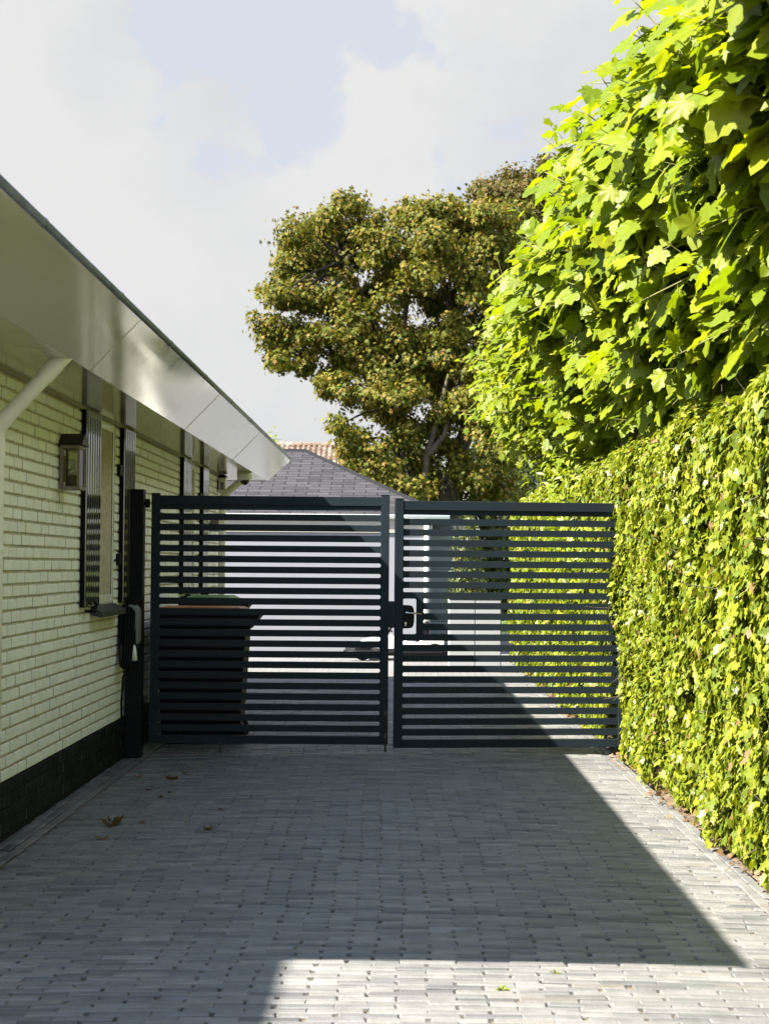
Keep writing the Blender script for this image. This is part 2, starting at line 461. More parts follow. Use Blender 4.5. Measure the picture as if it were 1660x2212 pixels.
# shutters folded flat against the wall: black boards with grooves
def shutter(y0, y1, zb=1.19, hooks=True):
    e = MB(); t = .046
    e.box(WX + .004, WX + t - .012, y0, y1, zb, SOF - .012)
    e = e.build('shutter', M['mattblack'], house)
    g = MB(); n = 6; wdt = (y1 - y0) / n
    for i in range(n):
        p = y0 + i * wdt
        g.prism([(WX + t - .0125, p + .004), (WX + t - .003, p + .006), (WX + t + .0005, p + wdt * .25), (WX + t + .0005, p + wdt * .75), (WX + t - .003, p + wdt - .006), (WX + t - .0125, p + wdt - .004)], 2, zb + .004, SOF - .016)
    g.build('board_face', M['gloss'], e)
    h = MB()
    h.tube([(WX + .0, y0 + .22, zb - .03), (WX + .075, y0 + .22, zb - .03), (WX + .08, y0 + .22, zb + .03)], .011, 8)
    h.tube([(WX + .08, y0 + .16, zb + .03), (WX + .08, y0 + .28, zb + .02)], .012, 8)
    h.build('hold_back', M['black'], e)
    return e
shutter(11.85, 12.40); shutter(13.47, 13.99); shutter(17.14, 17.78); shutter(18.83, 19.35)
for i, (y, z) in enumerate(((13.4, 2.2), (13.4, 1.52), (18.74, 2.2))):
    MB().box(WX - .0005, WX + .03, y - .05, y + .07, z - .045, z + .045).build('shutter_hinge', M['black'], house, bevel=.008)
# eaves
FB, FT, FZ = (-1.712, SOF), (-1.43, 2.834), 2.834
YE0, YE1 = 5.62, 22.58
sf = MB()
sf.box(-10.6, FB[0] - .003, Y0 - .1, Y1 + .75, SOF, SOF + .02).build('soffit', M['soffit'], house)
# soffit trim along the wall and joints
tr = MB().box(WX - .0, WX + .02, Y0, Y1, SOF - .014, SOF - .001)
tr.build('soffit_trim', M['renderw'], house)
fa = MB()
cuts = [YE0, 9.6, 13.8, 17.75, YE1 - .0]
dx, dz = FT[0] - FB[0], FT[1] - FB[1]
L = math.hypot(dx, dz); nx, nz = dz / L, -dx / L
for a, b_ in zip(cuts[:-1], cuts[1:]):
    ends = [(a + .0006, b_ - .0006)]
    ya, yb = ends[0]
    # mitre the far end so that the hip end closes the corner
    k = .28
    yb0 = yb - (k if b_ == cuts[-1] else 0); ya0 = ya + (k if a == cuts[0] else 0)
    fa.add([(FB[0], ya0, FB[1]), (FB[0], yb0, FB[1]), (FT[0], yb, FT[1]), (FT[0], ya, FT[1]),
            (FB[0] - nx * .012, ya0, FB[1] - nz * .012), (FB[0] - nx * .012, yb0, FB[1] - nz * .012), (FT[0] - nx * .012, yb, FT[1] - nz * .012), (FT[0] - nx * .012, ya, FT[1] - nz * .012)],
           [(0, 1, 2, 3), (7, 6, 5, 4), (0, 4, 5, 1), (1, 5, 6, 2), (2, 6, 7, 3), (3, 7, 4, 0)])
# fascia round the two hip ends
for (yo, s) in ((YE1, 1), (YE0, -1)):
    fa.add([(FB[0], yo - s * .28, FB[1]), (FT[0], yo, FT[1]), (-11, yo, FT[1]), (-10.7, yo - s * .28, FB[1]),
            (FB[0], yo - s * .295, FB[1]), (FT[0] - .02, yo - s * .02, FT[1]), (-11, yo - s * .02, FT[1]), (-10.7, yo - s * .295, FB[1])],
           [(0, 1, 2, 3), (7, 6, 5, 4), (0, 4, 5, 1), (1, 5, 6, 2), (2, 6, 7, 3), (3, 7, 4, 0)])
fa.build('fascia', M['fascia'], house)
for y in cuts[1:-1]:
    cv = MB().add([(FB[0] + nx * .001, y - .018, FB[1] + nz * .001), (FB[0] + nx * .001, y + .018, FB[1] + nz * .001), (FT[0] + nx * .001, y + .018, FT[1] + nz * .001), (FT[0] + nx * .001, y - .018, FT[1] + nz * .001),
            (FB[0] + nx * .003, y - .016, FB[1] + nz * .003), (FB[0] + nx * .003, y + .016, FB[1] + nz * .003), (FT[0] + nx * .003, y + .016, FT[1] + nz * .003), (FT[0] + nx * .003, y - .016, FT[1] + nz * .003)],
           [(4, 5, 6, 7), (0, 1, 5, 4), (1, 2, 6, 5), (2, 3, 7, 6), (3, 0, 4, 7)])
    cv.build('fascia_joint', M['fascia'], house)
gu = MB()
gu.tube([(FT[0] + .006, YE0 - .01, FZ + .004), (FT[0] + .006, YE1 + .02, FZ + .004)], .018, 12)
gu.tube([(FT[0] + .006, YE1 + .006, FZ + .004), (-11, YE1 + .006, FZ + .004)], .018, 12)
gu = gu.build('gutter', M['zinc'], house, smooth=True)
y = 6.9
while y < YE1:
    MB().tube([(FT[0] + .006, y - .02, FZ + .004), (FT[0] + .006, y + .02, FZ + .004)], .0205, 12).build('gutter_clip', M['zinc'], gu, smooth=True); y += 1.9
rf = MB(); zr = 6.0; xr = -6.2
rf.add([(FT[0] - .012, YE0 + .012, FZ + .012), (FT[0] - .012, YE1 - .012, FZ + .012), (-10.97, YE1 - .012, FZ + .012), (-10.97, YE0 + .012, FZ + .012), (xr, YE0 + 4.77, zr), (xr, YE1 - 4.77, zr),
        (FT[0] - .03, YE0 + .03, FZ - .02), (FT[0] - .03, YE1 - .03, FZ - .02), (-10.95, YE1 - .03, FZ - .02), (-10.95, YE0 + .03, FZ - .02)],
       [(0, 1, 5, 4), (1, 2, 5), (2, 3, 4, 5), (3, 0, 4), (6, 9, 8, 7), (0, 6, 7, 1), (1, 7, 8, 2), (2, 8, 9, 3), (3, 9, 6, 0)])
rf.build('roof', M['tileroof'], house)
# taller wing towards the street, outside the picture: its shadow falls on the drive
wg = MB().box(-12, -5.2, -9, 5.55, -.1, 4.6).box(-12.3, -4.9, -9.3, 5.6, 4.6, 4.68)
wg.build('wing', M['brick'], house)
# downpipes
def downpipe(y, top, bend, xw, zb=-.02):
    p = MB()
    t = Vector((top[0], y, top[1])); b_ = Vector((bend[0], y, bend[1]))
    d = (t - b_).normalized()
    p.tube([t + Vector((.03, 0, .03)), t - d * .03, b_ + d * .05, b_ + d * .012 + Vector((0, 0, -.006)), b_ + Vector((-.003, 0, -.03)), b_ + Vector((-.004, 0, -.09)), (b_.x - .004, y, zb)], .041, 18)
    o = p.build('downpipe', M['pipe'], house, smooth=True)
    for q0, q1 in ((t - d * .03, t - d * .13), (b_ + d * .075, b_ + d * .01), (b_ + Vector((-.004, 0, -.06)), b_ + Vector((-.004, 0, -.16)))):
        MB().tube([q0, q1], .0455, 18).build('pipe_socket', M['pipe'], o)
    for z in (1.55, .6):
        MB().tube([(b_.x - .004, y, z), (b_.x - .004, y, z + .03)], .0475, 18).box(WX, b_.x - .03, y - .02, y + .02, z, z + .03).build('pipe_bracket', M['white'], o)
downpipe(9.04, (-1.765, SOF), (-2.088, 2.19), -2.09)
downpipe(20.45, (-1.80, SOF - .02), (-2.088, 2.28), -2.09)

# ------------------------------------------------------------------ things on the house wall
ln = empty('wall_lantern', (-2.17, 11.17, 2.1), 'brown box wall lantern with little gabled roof and glass sides beside the black shutter', 'lantern')
x0, x1, y0, y1, z0, z1 = WX + .012, WX + .135, 11.07, 11.27, 1.955, 2.235
f = MB(); w = .016
for (a, b_) in ((x0, y0), (x1 - w, y0), (x0, y1 - w), (x1 - w, y1 - w)): f.box(a, a + w, b_, b_ + w, z0 + .02, z1 - .02)
f.box(x0 - .003, x1 + .003, y0 - .003, y1 + .003, z0, z0 + .0205).box(x0 - .002, x1 + .002, y0 - .002, y1 + .002, z1 - .0205, z1)
f.build('frame', M['lantern'], ln, bevel=.002)
ym = (y0 + y1) / 2
rfm = MB().prism([(y0 - .025, z1 + .001), (y0 - .012, z1 + .018), (ym - .02, z1 + .078), (ym + .02, z1 + .078), (y1 + .012, z1 + .018), (y1 + .025, z1 + .001)], 0, x0 - .008, x1 + .02)
rfm.build('roof', M['lanternd'], ln, bevel=.003)
for q in ((x0 + w, x1 - w, y0 + .006, y0 + .009), (x1 - .009, x1 - .006, y0 + w, y1 - w), (x0 + w, x1 - w, y1 - .009, y1 - .006)):
    MB().box(*q, z0 + .021, z1 - .021).build('pane', M['clear'], ln)
bx, by = (x0 + x1) / 2, ym
MB().lathe([(.03, 0), (.03, .07), (.02, .075)], (bx, by, z0 + .021), 16).build('socket', M['lantern'], ln)
bl = MB().lathe([(.012, 0), (.026, .006), (.028, .03), (.02, .04)], (bx, by, z0 + .096), 16)
for i in range(3):
    t = i * 2.09; cx, cy = bx + .013 * math.cos(t), by + .013 * math.sin(t)
    bl.tube([(cx, cy, z0 + .13), (cx, cy, z0 + .185), (bx + .004 * math.cos(t), by + .004 * math.sin(t), z0 + .192)], .0075, 10)
bl.build('bulb', M['bulb'], ln, smooth=True)
MB().box(WX, x0 + .002, y0 + .03, y1 - .03, z0 + .06, z1 - .06).build('back_plate', M['lantern'], ln)

dc = empty('dome_camera', (-1.80, 20.1, SOF), 'white dome security camera with dark lens under the far eaves', 'camera')
MB().lathe([(.09, 0), (.092, -.03), (.086, -.07), (.062, -.092), (.05, -.094)], (-1.80, 20.1, SOF), 28).build('housing', M['white'], dc, smooth=True)
MB().lathe([(.052, -.088), (.052, -.10), (.047, -.122), (.032, -.142), (.008, -.152)], (-1.80, 20.1, SOF), 24).build('lens_dome', M['gloss'], dc, smooth=True)
md = empty('motion_detector', (-2.1, 20.68, 2.42), 'cream outdoor motion detector under a dark cap near the wall corner', 'detector')
MB().prism([(-2.155, 2.33), (-2.14, 2.305), (-2.09, 2.30), (-2.07, 2.325), (-2.07, 2.505), (-2.155, 2.505)], 1, 20.61, 20.76).build('body', M['pipe'], md, bevel=.012)
MB().box(-2.135, -2.09, 20.606, 20.612, 2.36, 2.45).build('lens', M['grey'], md, bevel=.002)
MB().prism([(-2.16, 2.506), (-2.16, 2.525), (-2.14, 2.538), (-2.085, 2.538), (-2.065, 2.525), (-2.065, 2.506)], 1, 20.59, 20.78).build('cap', M['black'], md, bevel=.006)
MB().box(WX, -2.154, 20.65, 20.72, 2.36, 2.48).build('bracket', M['black'], md)
jb = empty('junction_box', (-2.1, 19.95, 1.95), 'small grey wall box behind the left gate leaf below the detector', 'box')
MB().box(WX + .002, -2.08, 19.9, 20.06, 1.86, 2.02).build('case', M['grey'], jb, bevel=.008)
MB().box(WX + .01, -2.072, 19.895, 19.899, 1.875, 2.005).build('cover', M['lantern'], jb)

# ------------------------------------------------------------------ gate
GZL, GZR = .067, .040
post = empty('gate_post', (-2.09, 13.87, 0), 'black square gate post standing against the brick wall', 'post')
MB().box(-2.157, -2.03, 13.79, 13.92, -.03, 2.06).build('shaft', M['black'], post, bevel=.004)
MB().box(-2.16, -2.027, 13.787, 13.923, 2.06, 2.074).build('cap', M['black'], post, bevel=.003)
for hz in (1.93, .33):
    MB().tube([(-2.03, 13.855, hz + .035), (-1.985, 13.855, hz + .035)], .014, 10).tube([(-2.005, 13.855, hz), (-2.005, 13.855, hz + .07)], .018, 10).build('hinge', M['black'], post)

STW, RAILH = .066, .074
def gusset(mb, x, z, sx, sz, y0, y1, r=.0125):
    mb.prism([(x, z), (x + sx * r, z), (x + sx * r * .55, z + sz * r * .12), (x + sx * r * .12, z + sz * r * .55), (x, z + sz * r)], 1, y0, y1)
def gate_leaf(label, loc, rz, W, z0, lock=None):
    g = empty('gate_leaf', loc, label, 'gate', 'two leaves of the slatted driveway gate', rz)
    top = 1.98
    fr = MB()
    fr.box(0, STW, -.03, .03, z0, z0 + top)                           # stiles
    fr.box(W - STW, W, -.03, .03, z0, z0 + top)
    fr.box(STW, W - STW, -.027, .027, z0 + .0, z0 + .0655)           # bottom rail
    fr.box(STW, W - STW, -.027, .027, z0 + 1.893, z0 + 1.893 + RAILH)
    fr.build('frame', M['dark'], g, bevel=.003, local=True)
    for xa, xb in ((-.002, STW + .002), (W - STW - .002, W + .002)):
        MB().box(xa, xb, -.032, .032, z0 + top, z0 + top + .006).build('post_cap', M['dark'], g, local=True, bevel=.002)
    sl = MB(); pit, gap = .0838, .0312; g0 = .0655; a, b_ = STW, W - STW
    yf, yb = -.016, .014
    for k in range(1, 23):
        zb = z0 + g0 + (k - 1) * pit + gap; zt = z0 + g0 + k * pit if k < 22 else z0 + 1.8935
        xa = a
        if lock and 11 <= k <= 13: xa = .20
        sl.box(xa, b_, yf, yb, zb, zt)
    for k in range(0, 22):
        zb = z0 + g0 + k * pit; zt = zb + gap
        xa = a
        if lock and 10 <= k <= 13: xa = .229
        for x, s in ((xa, 1), (b_, -1)):
            gusset(sl, x, zb, s, 1, yf + .001, yb - .001); gusset(sl, x, zt, s, -1, yf + .001, yb - .001)
    if lock:
        zA, zB = z0 + g0 + 10 * pit, z0 + g0 + 13 * pit + gap
        sl.box(.176, .2295, yf - .001, yb + .001, zA - .001, zB + .001)
        for x, s in ((a, 1), (.176, -1)):
            gusset(sl, x, zA, s, 1, yf + .001, yb - .001); gusset(sl, x, zB, s, -1, yf + .001, yb - .001)
    sl.build('slat_panel', M['dark'], g, local=True, bevel=.0015)
    return g
LW = 1.892
left = gate_leaf('left leaf of the slatted anthracite gate, mostly in shade, hinged to the black post', (-1.992, 14.0, 0), R(1.2), LW, GZL)
right = gate_leaf('right leaf of the slatted anthracite gate, sunlit, with the lever handle, ending in the ivy', (-.055, 14.05, 0), R(7.0), 1.885, GZR, True)
# the keeper and drop bolt on the left leaf
MB().box(LW - .028, LW + .052, -.034, .034, .995, 1.205).build('lock_keeper', M['dark'], left, local=True, bevel=.004)
MB().tube([(LW - .02, -.036, .01), (LW - .02, -.036, .36)], .008, 8).box(LW - .033, LW - .007, -.046, -.03, .12, .16).box(LW - .033, LW - .007, -.046, -.03, .30, .34).build('drop_bolt', M['lanternd'], left, local=True)
MB().tube([(LW + .0, -.02, .965), (LW + .015, -.02, .972), (LW + .03, -.02, .962)], .006, 8).build('latch_pin', M['black'], left, local=True)
MB().box(.56 - .01, .56 + .01, -.012, .0, .0, .07).build('ground_stop', M['lanternd'], left, local=True)
pts = []
for i in range(9):
    t = math.pi / 2 - i * math.pi / 8
    pts.append((.118 + .040 * (abs(math.cos(t)) ** .6), 1.082 + .092 * math.copysign(abs(math.sin(t)) ** .8, math.sin(t))))
pts = [(STW - .001, 1.176)] + pts + [(STW - .001, .988)]
lk = MB().prism(pts, 1, -.022, .022).build('lock_plate', M['black'], right, local=True, bevel=.003)
hd = MB().tube([(.088, -.02, 1.115), (.088, -.058, 1.115)], .0085, 10).tube([(.078, -.058, 1.116), (.10, -.059, 1.114), (.15, -.059, 1.110), (.212, -.058, 1.107)], [.0095, .0085, .0068, .005], 10)
hd.build('handle', M['steel'], lk, local=True, smooth=True)
MB().lathe([(.0085, -.004), (.0085, .004)], (.087, -.024, 1.032), 14, axis=1).box(.083, .091, -.027, -.02, 1.008, 1.03).build('lock_cylinder', M['steel'], lk, local=True)
MB().lathe([(.017, 0), (.015, .003)], (.105, -.0175, .915), 14, axis=1).build('cover_cap', M['dark'], right, local=True)

# ------------------------------------------------------------------ charging point
ch = empty('charging_point', (-2.1, 13.56, .8), 'black and grey wall charging point with coiled cable and white plug beside the gate post', 'charger')
MB().prism([(-2.17, 1.155), (-2.08, 1.17), (-2.05, 1.16), (-2.05, 1.05), (-2.062, 1.0), (-2.056, .93), (-2.03, .90), (-2.03, .79), (-2.10, .80), (-2.17, .90)], 1, 13.5, 13.66).build('body', M['black'], ch, bevel=.012)
MB().prism([(-2.10, 1.163), (-2.08, 1.175), (-2.045, 1.168), (-2.022, 1.14), (-2.016, 1.08), (-2.018, .90), (-2.024, .868), (-2.034, .88), (-2.034, .97), (-2.047, 1.02), (-2.047, 1.12), (-2.06, 1.15)], 1, 13.49, 13.67).build('cover', M['grey'], ch, bevel=.006)
MB().tube([(-2.055, 13.5, .86), (-2.05, 13.49, .83), (-2.04, 13.48, .745)], [.02, .023, .026], 14).build('plug', M['pipe'], ch, smooth=True)
cb = MB()
for k in range(4):
    pth = []
    for i in range(25):
        t = 2 * math.pi * i / 24
        pth.append((-2.125 + .02 * k - .035 * math.sin(t) * .6, 13.45 + .012 * k + .10 * math.cos(t) * .5, .93 + (.23 + .012 * k) * math.cos(t + .2 * k)))
    cb.tube(pth, .0095, 8, cap=False)
cb.tube([(-2.06, 13.5, .76), (-2.085, 13.47, .70), (-2.12, 13.45, .62), (-2.13, 13.46, .45), (-2.135, 13.5, .3)], .009, 8)
cb.build('cable', M['black'], ch, smooth=True)

# ------------------------------------------------------------------ wheeled bins behind the gate
def wheelie(name, label, cx, y, wx, dy, h, lidmat, lid_th, tilt=0.0):
    e = empty(name, (cx, y + dy / 2, gz(cx)), label, 'bin', 'wheeled bins behind the gate')
    z0 = gz(cx)
    hb = h - lid_th
    a, t = .80, 1.0
    b = MB(); x0, x1 = cx - wx / 2, cx + wx / 2; sh = wx * .09
    b.add([(x0 + sh, y + .06, z0 + .03), (x1 - sh, y + .06, z0 + .03), (x1 - sh, y + dy - .12, z0 + .03), (x0 + sh, y + dy - .12, z0 + .03),
           (x0 + .02, y + .02, z0 + hb - .06), (x1 - .02, y + .02, z0 + hb - .06), (x1 - .02, y + dy - .02, z0 + hb - .06), (x0 + .02, y + dy - .02, z0 + hb - .06)],
          [(3, 2, 1, 0), (4, 5, 6, 7), (0, 1, 5, 4), (1, 2, 6, 5), (2, 3, 7, 6), (3, 0, 4, 7)])
    b.build('body', M['bin'], e, bevel=.025)
    MB().box(x0 - .015, x1 + .015, y - .015, y + dy + .015, z0 + hb - .062, z0 + hb).build('rim', M['bin'], e, bevel=.012)
    l = MB().add([(x0 - .02, y - .02, z0 + hb + .002), (x1 + .02, y - .02, z0 + hb + .002), (x1 + .02, y + dy + .02, z0 + hb + .002), (x0 - .02, y + dy + .02, z0 + hb + .002),
                  (x0 + .05, y + .04, z0 + h - .0), (x1 - .08, y + .04, z0 + h), (x1 - .08, y + dy - .04, z0 + h + tilt), (x0 + .05, y + dy - .04, z0 + h + tilt)],
                 [(3, 2, 1, 0), (4, 5, 6, 7), (0, 1, 5, 4), (1, 2, 6, 5), (2, 3, 7, 6), (3, 0, 4, 7)])
    l.build('lid', lidmat, e, bevel=.014)
    MB().prism([(x1 + .012, z0 + hb - .002), (x1 + .09, z0 + hb - .002), (x1 + .09, z0 + hb - .022), (x1 - .01, z0 + hb - .14), (x1 - .03, z0 + hb - .14)], 1, y + .05, y + dy - .05).build('handle', M['bin'], e, bevel=.006)
    for s in (y + .10, y + dy - .14):
        MB().lathe([(.06, -.025), (.10, -.022), (.10, .022), (.06, .025)], (x1 - .12, s, z0 + .10), 22, axis=1).build('wheel', M['black'], e)
    return e
wheelie('wheeled_bin', 'large dark wheeled bin with an orange lid standing close behind the left gate leaf', -1.68, 14.75, .80, .60, 1.15, M['orange'], .05)
wheelie('wheeled_bin', 'dark wheeled bin with a green lid behind the orange lidded bin', -1.72, 15.75, .52, .56, 1.215, M['green'], .045, .015)

# ------------------------------------------------------------------ buildings behind
ob = empty('outbuilding', (-1.9, 30, 0), 'low white outbuilding with grey shingle hip roof closing the yard', 'outbuilding')
EZ = 1.495 + 107 / 126.5
BY = 30.0
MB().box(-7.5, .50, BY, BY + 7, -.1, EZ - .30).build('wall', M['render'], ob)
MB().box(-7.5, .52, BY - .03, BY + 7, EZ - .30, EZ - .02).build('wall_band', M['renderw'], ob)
MB().box(.50, 1.25, BY + 1.9, BY + 7, -.1, EZ - .02).build('recess_wall', M['door'], ob)
d = MB()
for i in range(9): d.box(.52, 1.02, BY + 1.86, BY + 1.898, .02 + i * .235, .02 + i * .235 + .222)
d.build('panel_door', M['grey'], ob, bevel=.004)
# hip roof with a UV in metres so that the shingle courses run level
ap = Vector((-1.88, 34.0, 3.70)); ex0, ex1, ey0, ey1 = -8.0, .78, BY - .05, 39
ri = Vector((-5.0, 34.3, 3.70))
r_ = MB(); zE = EZ
def slope_uv(vs, o_, ax, up): return [((v - o_).dot(ax), (v - o_).dot(up)) for v in vs]
A, B, C_, D = Vector((ex0, ey0, zE)), Vector((ex1, ey0, zE)), Vector((ex1, ey1, zE)), Vector((ex0, ey1, zE))
uv = []
for quad, ax in (([A, B, ap, ri], Vector((1, 0, 0))), ([B, C_, ap], Vector((0, 1, 0))), ([D, A, ri], Vector((0, -1, 0))), ([C_, D, ri, ap], Vector((-1, 0, 0)))):
    nrm = (quad[1] - quad[0]).cross(quad[2] - quad[0]).normalized(); up = nrm.cross(ax).normalized()
    r_.add(quad, [list(range(len(quad)))]); uv += slope_uv(quad, quad[0], ax, up)
ro = r_.build('roof', M['shingle'], ob, uvs=uv)
MB().box(ex0 + .02, ex1 - .02, ey0 + .03, ey1 - .02, zE - .03, zE - .003).build('eaves_board', M['renderw'], ob)
g = MB().tube([(ex0, ey0 - .02, zE - .03), (ex1 + .03, ey0 - .02, zE - .03)], .04, 12)
g.build('gutter', M['white'], ob, smooth=True)
cp = MB()
for p, q in ((B, ap), (ap, ri)):
    d_ = q - p; n_ = int(d_.length / .3)
    for i in range(n_):
        a = p + d_ * (i / n_); b_ = p + d_ * ((i + 1.12) / n_)
        s = Vector((-d_.y, d_.x, 0)).normalized() * .11; u = Vector((0, 0, .022)); lo = Vector((0, 0, -.03))
        cp.add([a - s + lo, a + u, a + s + lo, b_ - s + lo, b_ + u * 1.4, b_ + s + lo], [(0, 1, 4, 3), (1, 2, 5, 4)])
cp.build('hip_cap', M['shingle'], ob)
MB().tube([(.42, BY - .06, EZ - .05), (.42, BY - .06, 0)], .04, 12).build('downpipe', M['white'], ob, smooth=True)

# house with an orange pantile roof far behind
th = empty('tiled_house', (-4, 78, 0), 'distant house whose weathered orange pantile roof rises behind the grey roof', 'house')
def pantiles():
    p0 = at(560, 1030, 74.5); p1 = at(744, 963, 77.5)
    x0, x1 = p0.x, p1.x; zb, zt = p0.z - .6, p1.z; yb, yt = 73.6, 77.5
    vs, fs = [], []; tw, n = .235, 14
    nt_ = int((x1 - x0) / tw)
    for j in range(n):
        f0, f1 = j / n, (j + 1.15) / n
        for i in range(nt_):
            o = len(vs); xa = x0 + i * tw
            for f, lift in ((f0, .06), (f1, .02)):
                for s in range(6):
                    u = s / 5; h = .05 * math.sin(u * math.pi * 2 * .75 + .4)
                    vs.append((xa + u * tw * 1.03, yb + (yt - yb) * f - .0, zb + (zt - zb) * f + h + lift))
            for s in range(5): fs.append((o + s, o + s + 1, o + 6 + s + 1, o + 6 + s))
            # front lip of the tile
            o2 = len(vs)
            for s in range(6): v = vs[o + s]; vs.append((v[0], v[1] + .01, v[2] - .045))
            for s in range(5): fs.append((o2 + s, o2 + s + 1, o + s + 1, o + s))
    raw_mesh('roof', np.array(vs), np.array(fs), M['tile'], th)
    rc = MB()
    for i in range(int((x1 - x0) / .4)):
        rc.tube([(x0 + i * .4, yt, zt + .02), (x0 + i * .4 + .42, yt, zt + .035)], [.12, .135], 10)
    rc.build('ridge_cap', M['tile'], th)
    MB().box(x0, x1 - .06, 74.6, 80.5, -.1, zb + .5).build('wall', M['renderw'], th)
    MB().prism([(yb - .1, zb - .12), (yt, zt + .04), (yt, zt - .2), (yb - .1, zb - .35)], 0, x1 - .02, x1 + .07).build('verge', M['black'], th)
    MB().add([(x0, yt, zt), (x1, yt, zt), (x1, yt + 4, zb), (x0, yt + 4, zb)], [(0, 1, 2, 3)]).build('back_slope', M['tileroof'], th)
pantiles()

# ------------------------------------------------------------------ yard things
cab = empty('garden_cabinet', (1.0, 25.2, 0), 'white two door garden cabinet standing in the yard beside the far hedge', 'cabinet')
c0, c1 = at(968, 1440, 25).x, at(1081, 1440, 25).x; ct = at(1000, 1294, 25).z
cm = (c0 + c1) / 2
MB().box(c0, c1, 25.02, 25.5, -.02, ct).build('body', M['cabinet'], cab, bevel=.006)
for a, b_ in ((c0 + .012, cm - .006), (cm + .006, c1 - .012)):
    MB().box(a, b_, 25.0, 25.0185, .02, ct - .012).build('door', M['cabinet'], cab, bevel=.004)
MB().box(c0 - .01, c1 + .01, 24.99, 25.51, ct + .001, ct + .02).build('top', M['cabinet'], cab, bevel=.004)
# low cart seen between the slats
kt = empty('low_cart', (.0, 28, 0), 'low grey and black cart with thick bumper tubes parked before the white outbuilding', 'cart')
ky = 27.9
kx0, kx1 = at(760, 1400, ky).x, at(965, 1400, ky).x
w_ = kx1 - kx0
b = MB().prism([(kx0 + .08, .20), (kx0 + .14, .29), (kx0 + .35, .36), (kx0 + .62, .38), (kx0 + .80, .30), (kx0 + 1.02, .27), (kx0 + 1.16, .36), (kx0 + 1.40, .40), (kx1 - .05, .30), (kx1 - .04, .18), (kx0 + .1, .16)], 1, ky - .28, ky + .28)
b.build('body', M['pipe'], kt, bevel=.03)
MB().tube([(kx0 - .12, ky - .36, .12), (kx0 + .1, ky - .40, .12), (kx1 - .1, ky - .40, .12), (kx1 + .05, ky - .34, .12)], .045, 10).build('bumper', M['black'], kt, smooth=True)
MB().tube([(kx0 - .12, ky + .36, .12), (kx1, ky + .40, .12)], .045, 10).build('bumper', M['black'], kt, smooth=True)
MB().tube([(kx0 + .3, ky - .345, .2), (kx1 - .4, ky - .345, .165)], .016, 8).build('side_tube', M['steel'], kt, smooth=True)
MB().prism([(kx0 + 1.0, .26), (kx0 + 1.14, .60), (kx0 + 1.22, .60), (kx0 + 1.22, .26)], 1, ky - .2, ky + .2).build('seat', M['black'], kt, bevel=.03)
MB().tube([(kx0 + .52, ky, .34), (kx0 + .66, ky, .58)], .02, 8).lathe([(.12, -.014), (.14, 0), (.12, .014)], (kx0 + .67, ky, .59), 18).build('steering_wheel', M['black'], kt)
for wx in (kx0 + .18, kx1 - .2):
    for wy in (ky - .32, ky + .32):
        MB().lathe([(.07, -.07), (.13, -.06), (.14, 0), (.13, .06), (.07, .07)], (wx, wy, .135), 20, axis=1).build('wheel', M['black'], kt)

# ------------------------------------------------------------------ plants
def sfield(n): return RNG.normal(size=(n, 3))
UP = np.array([0, 0, 1.0])

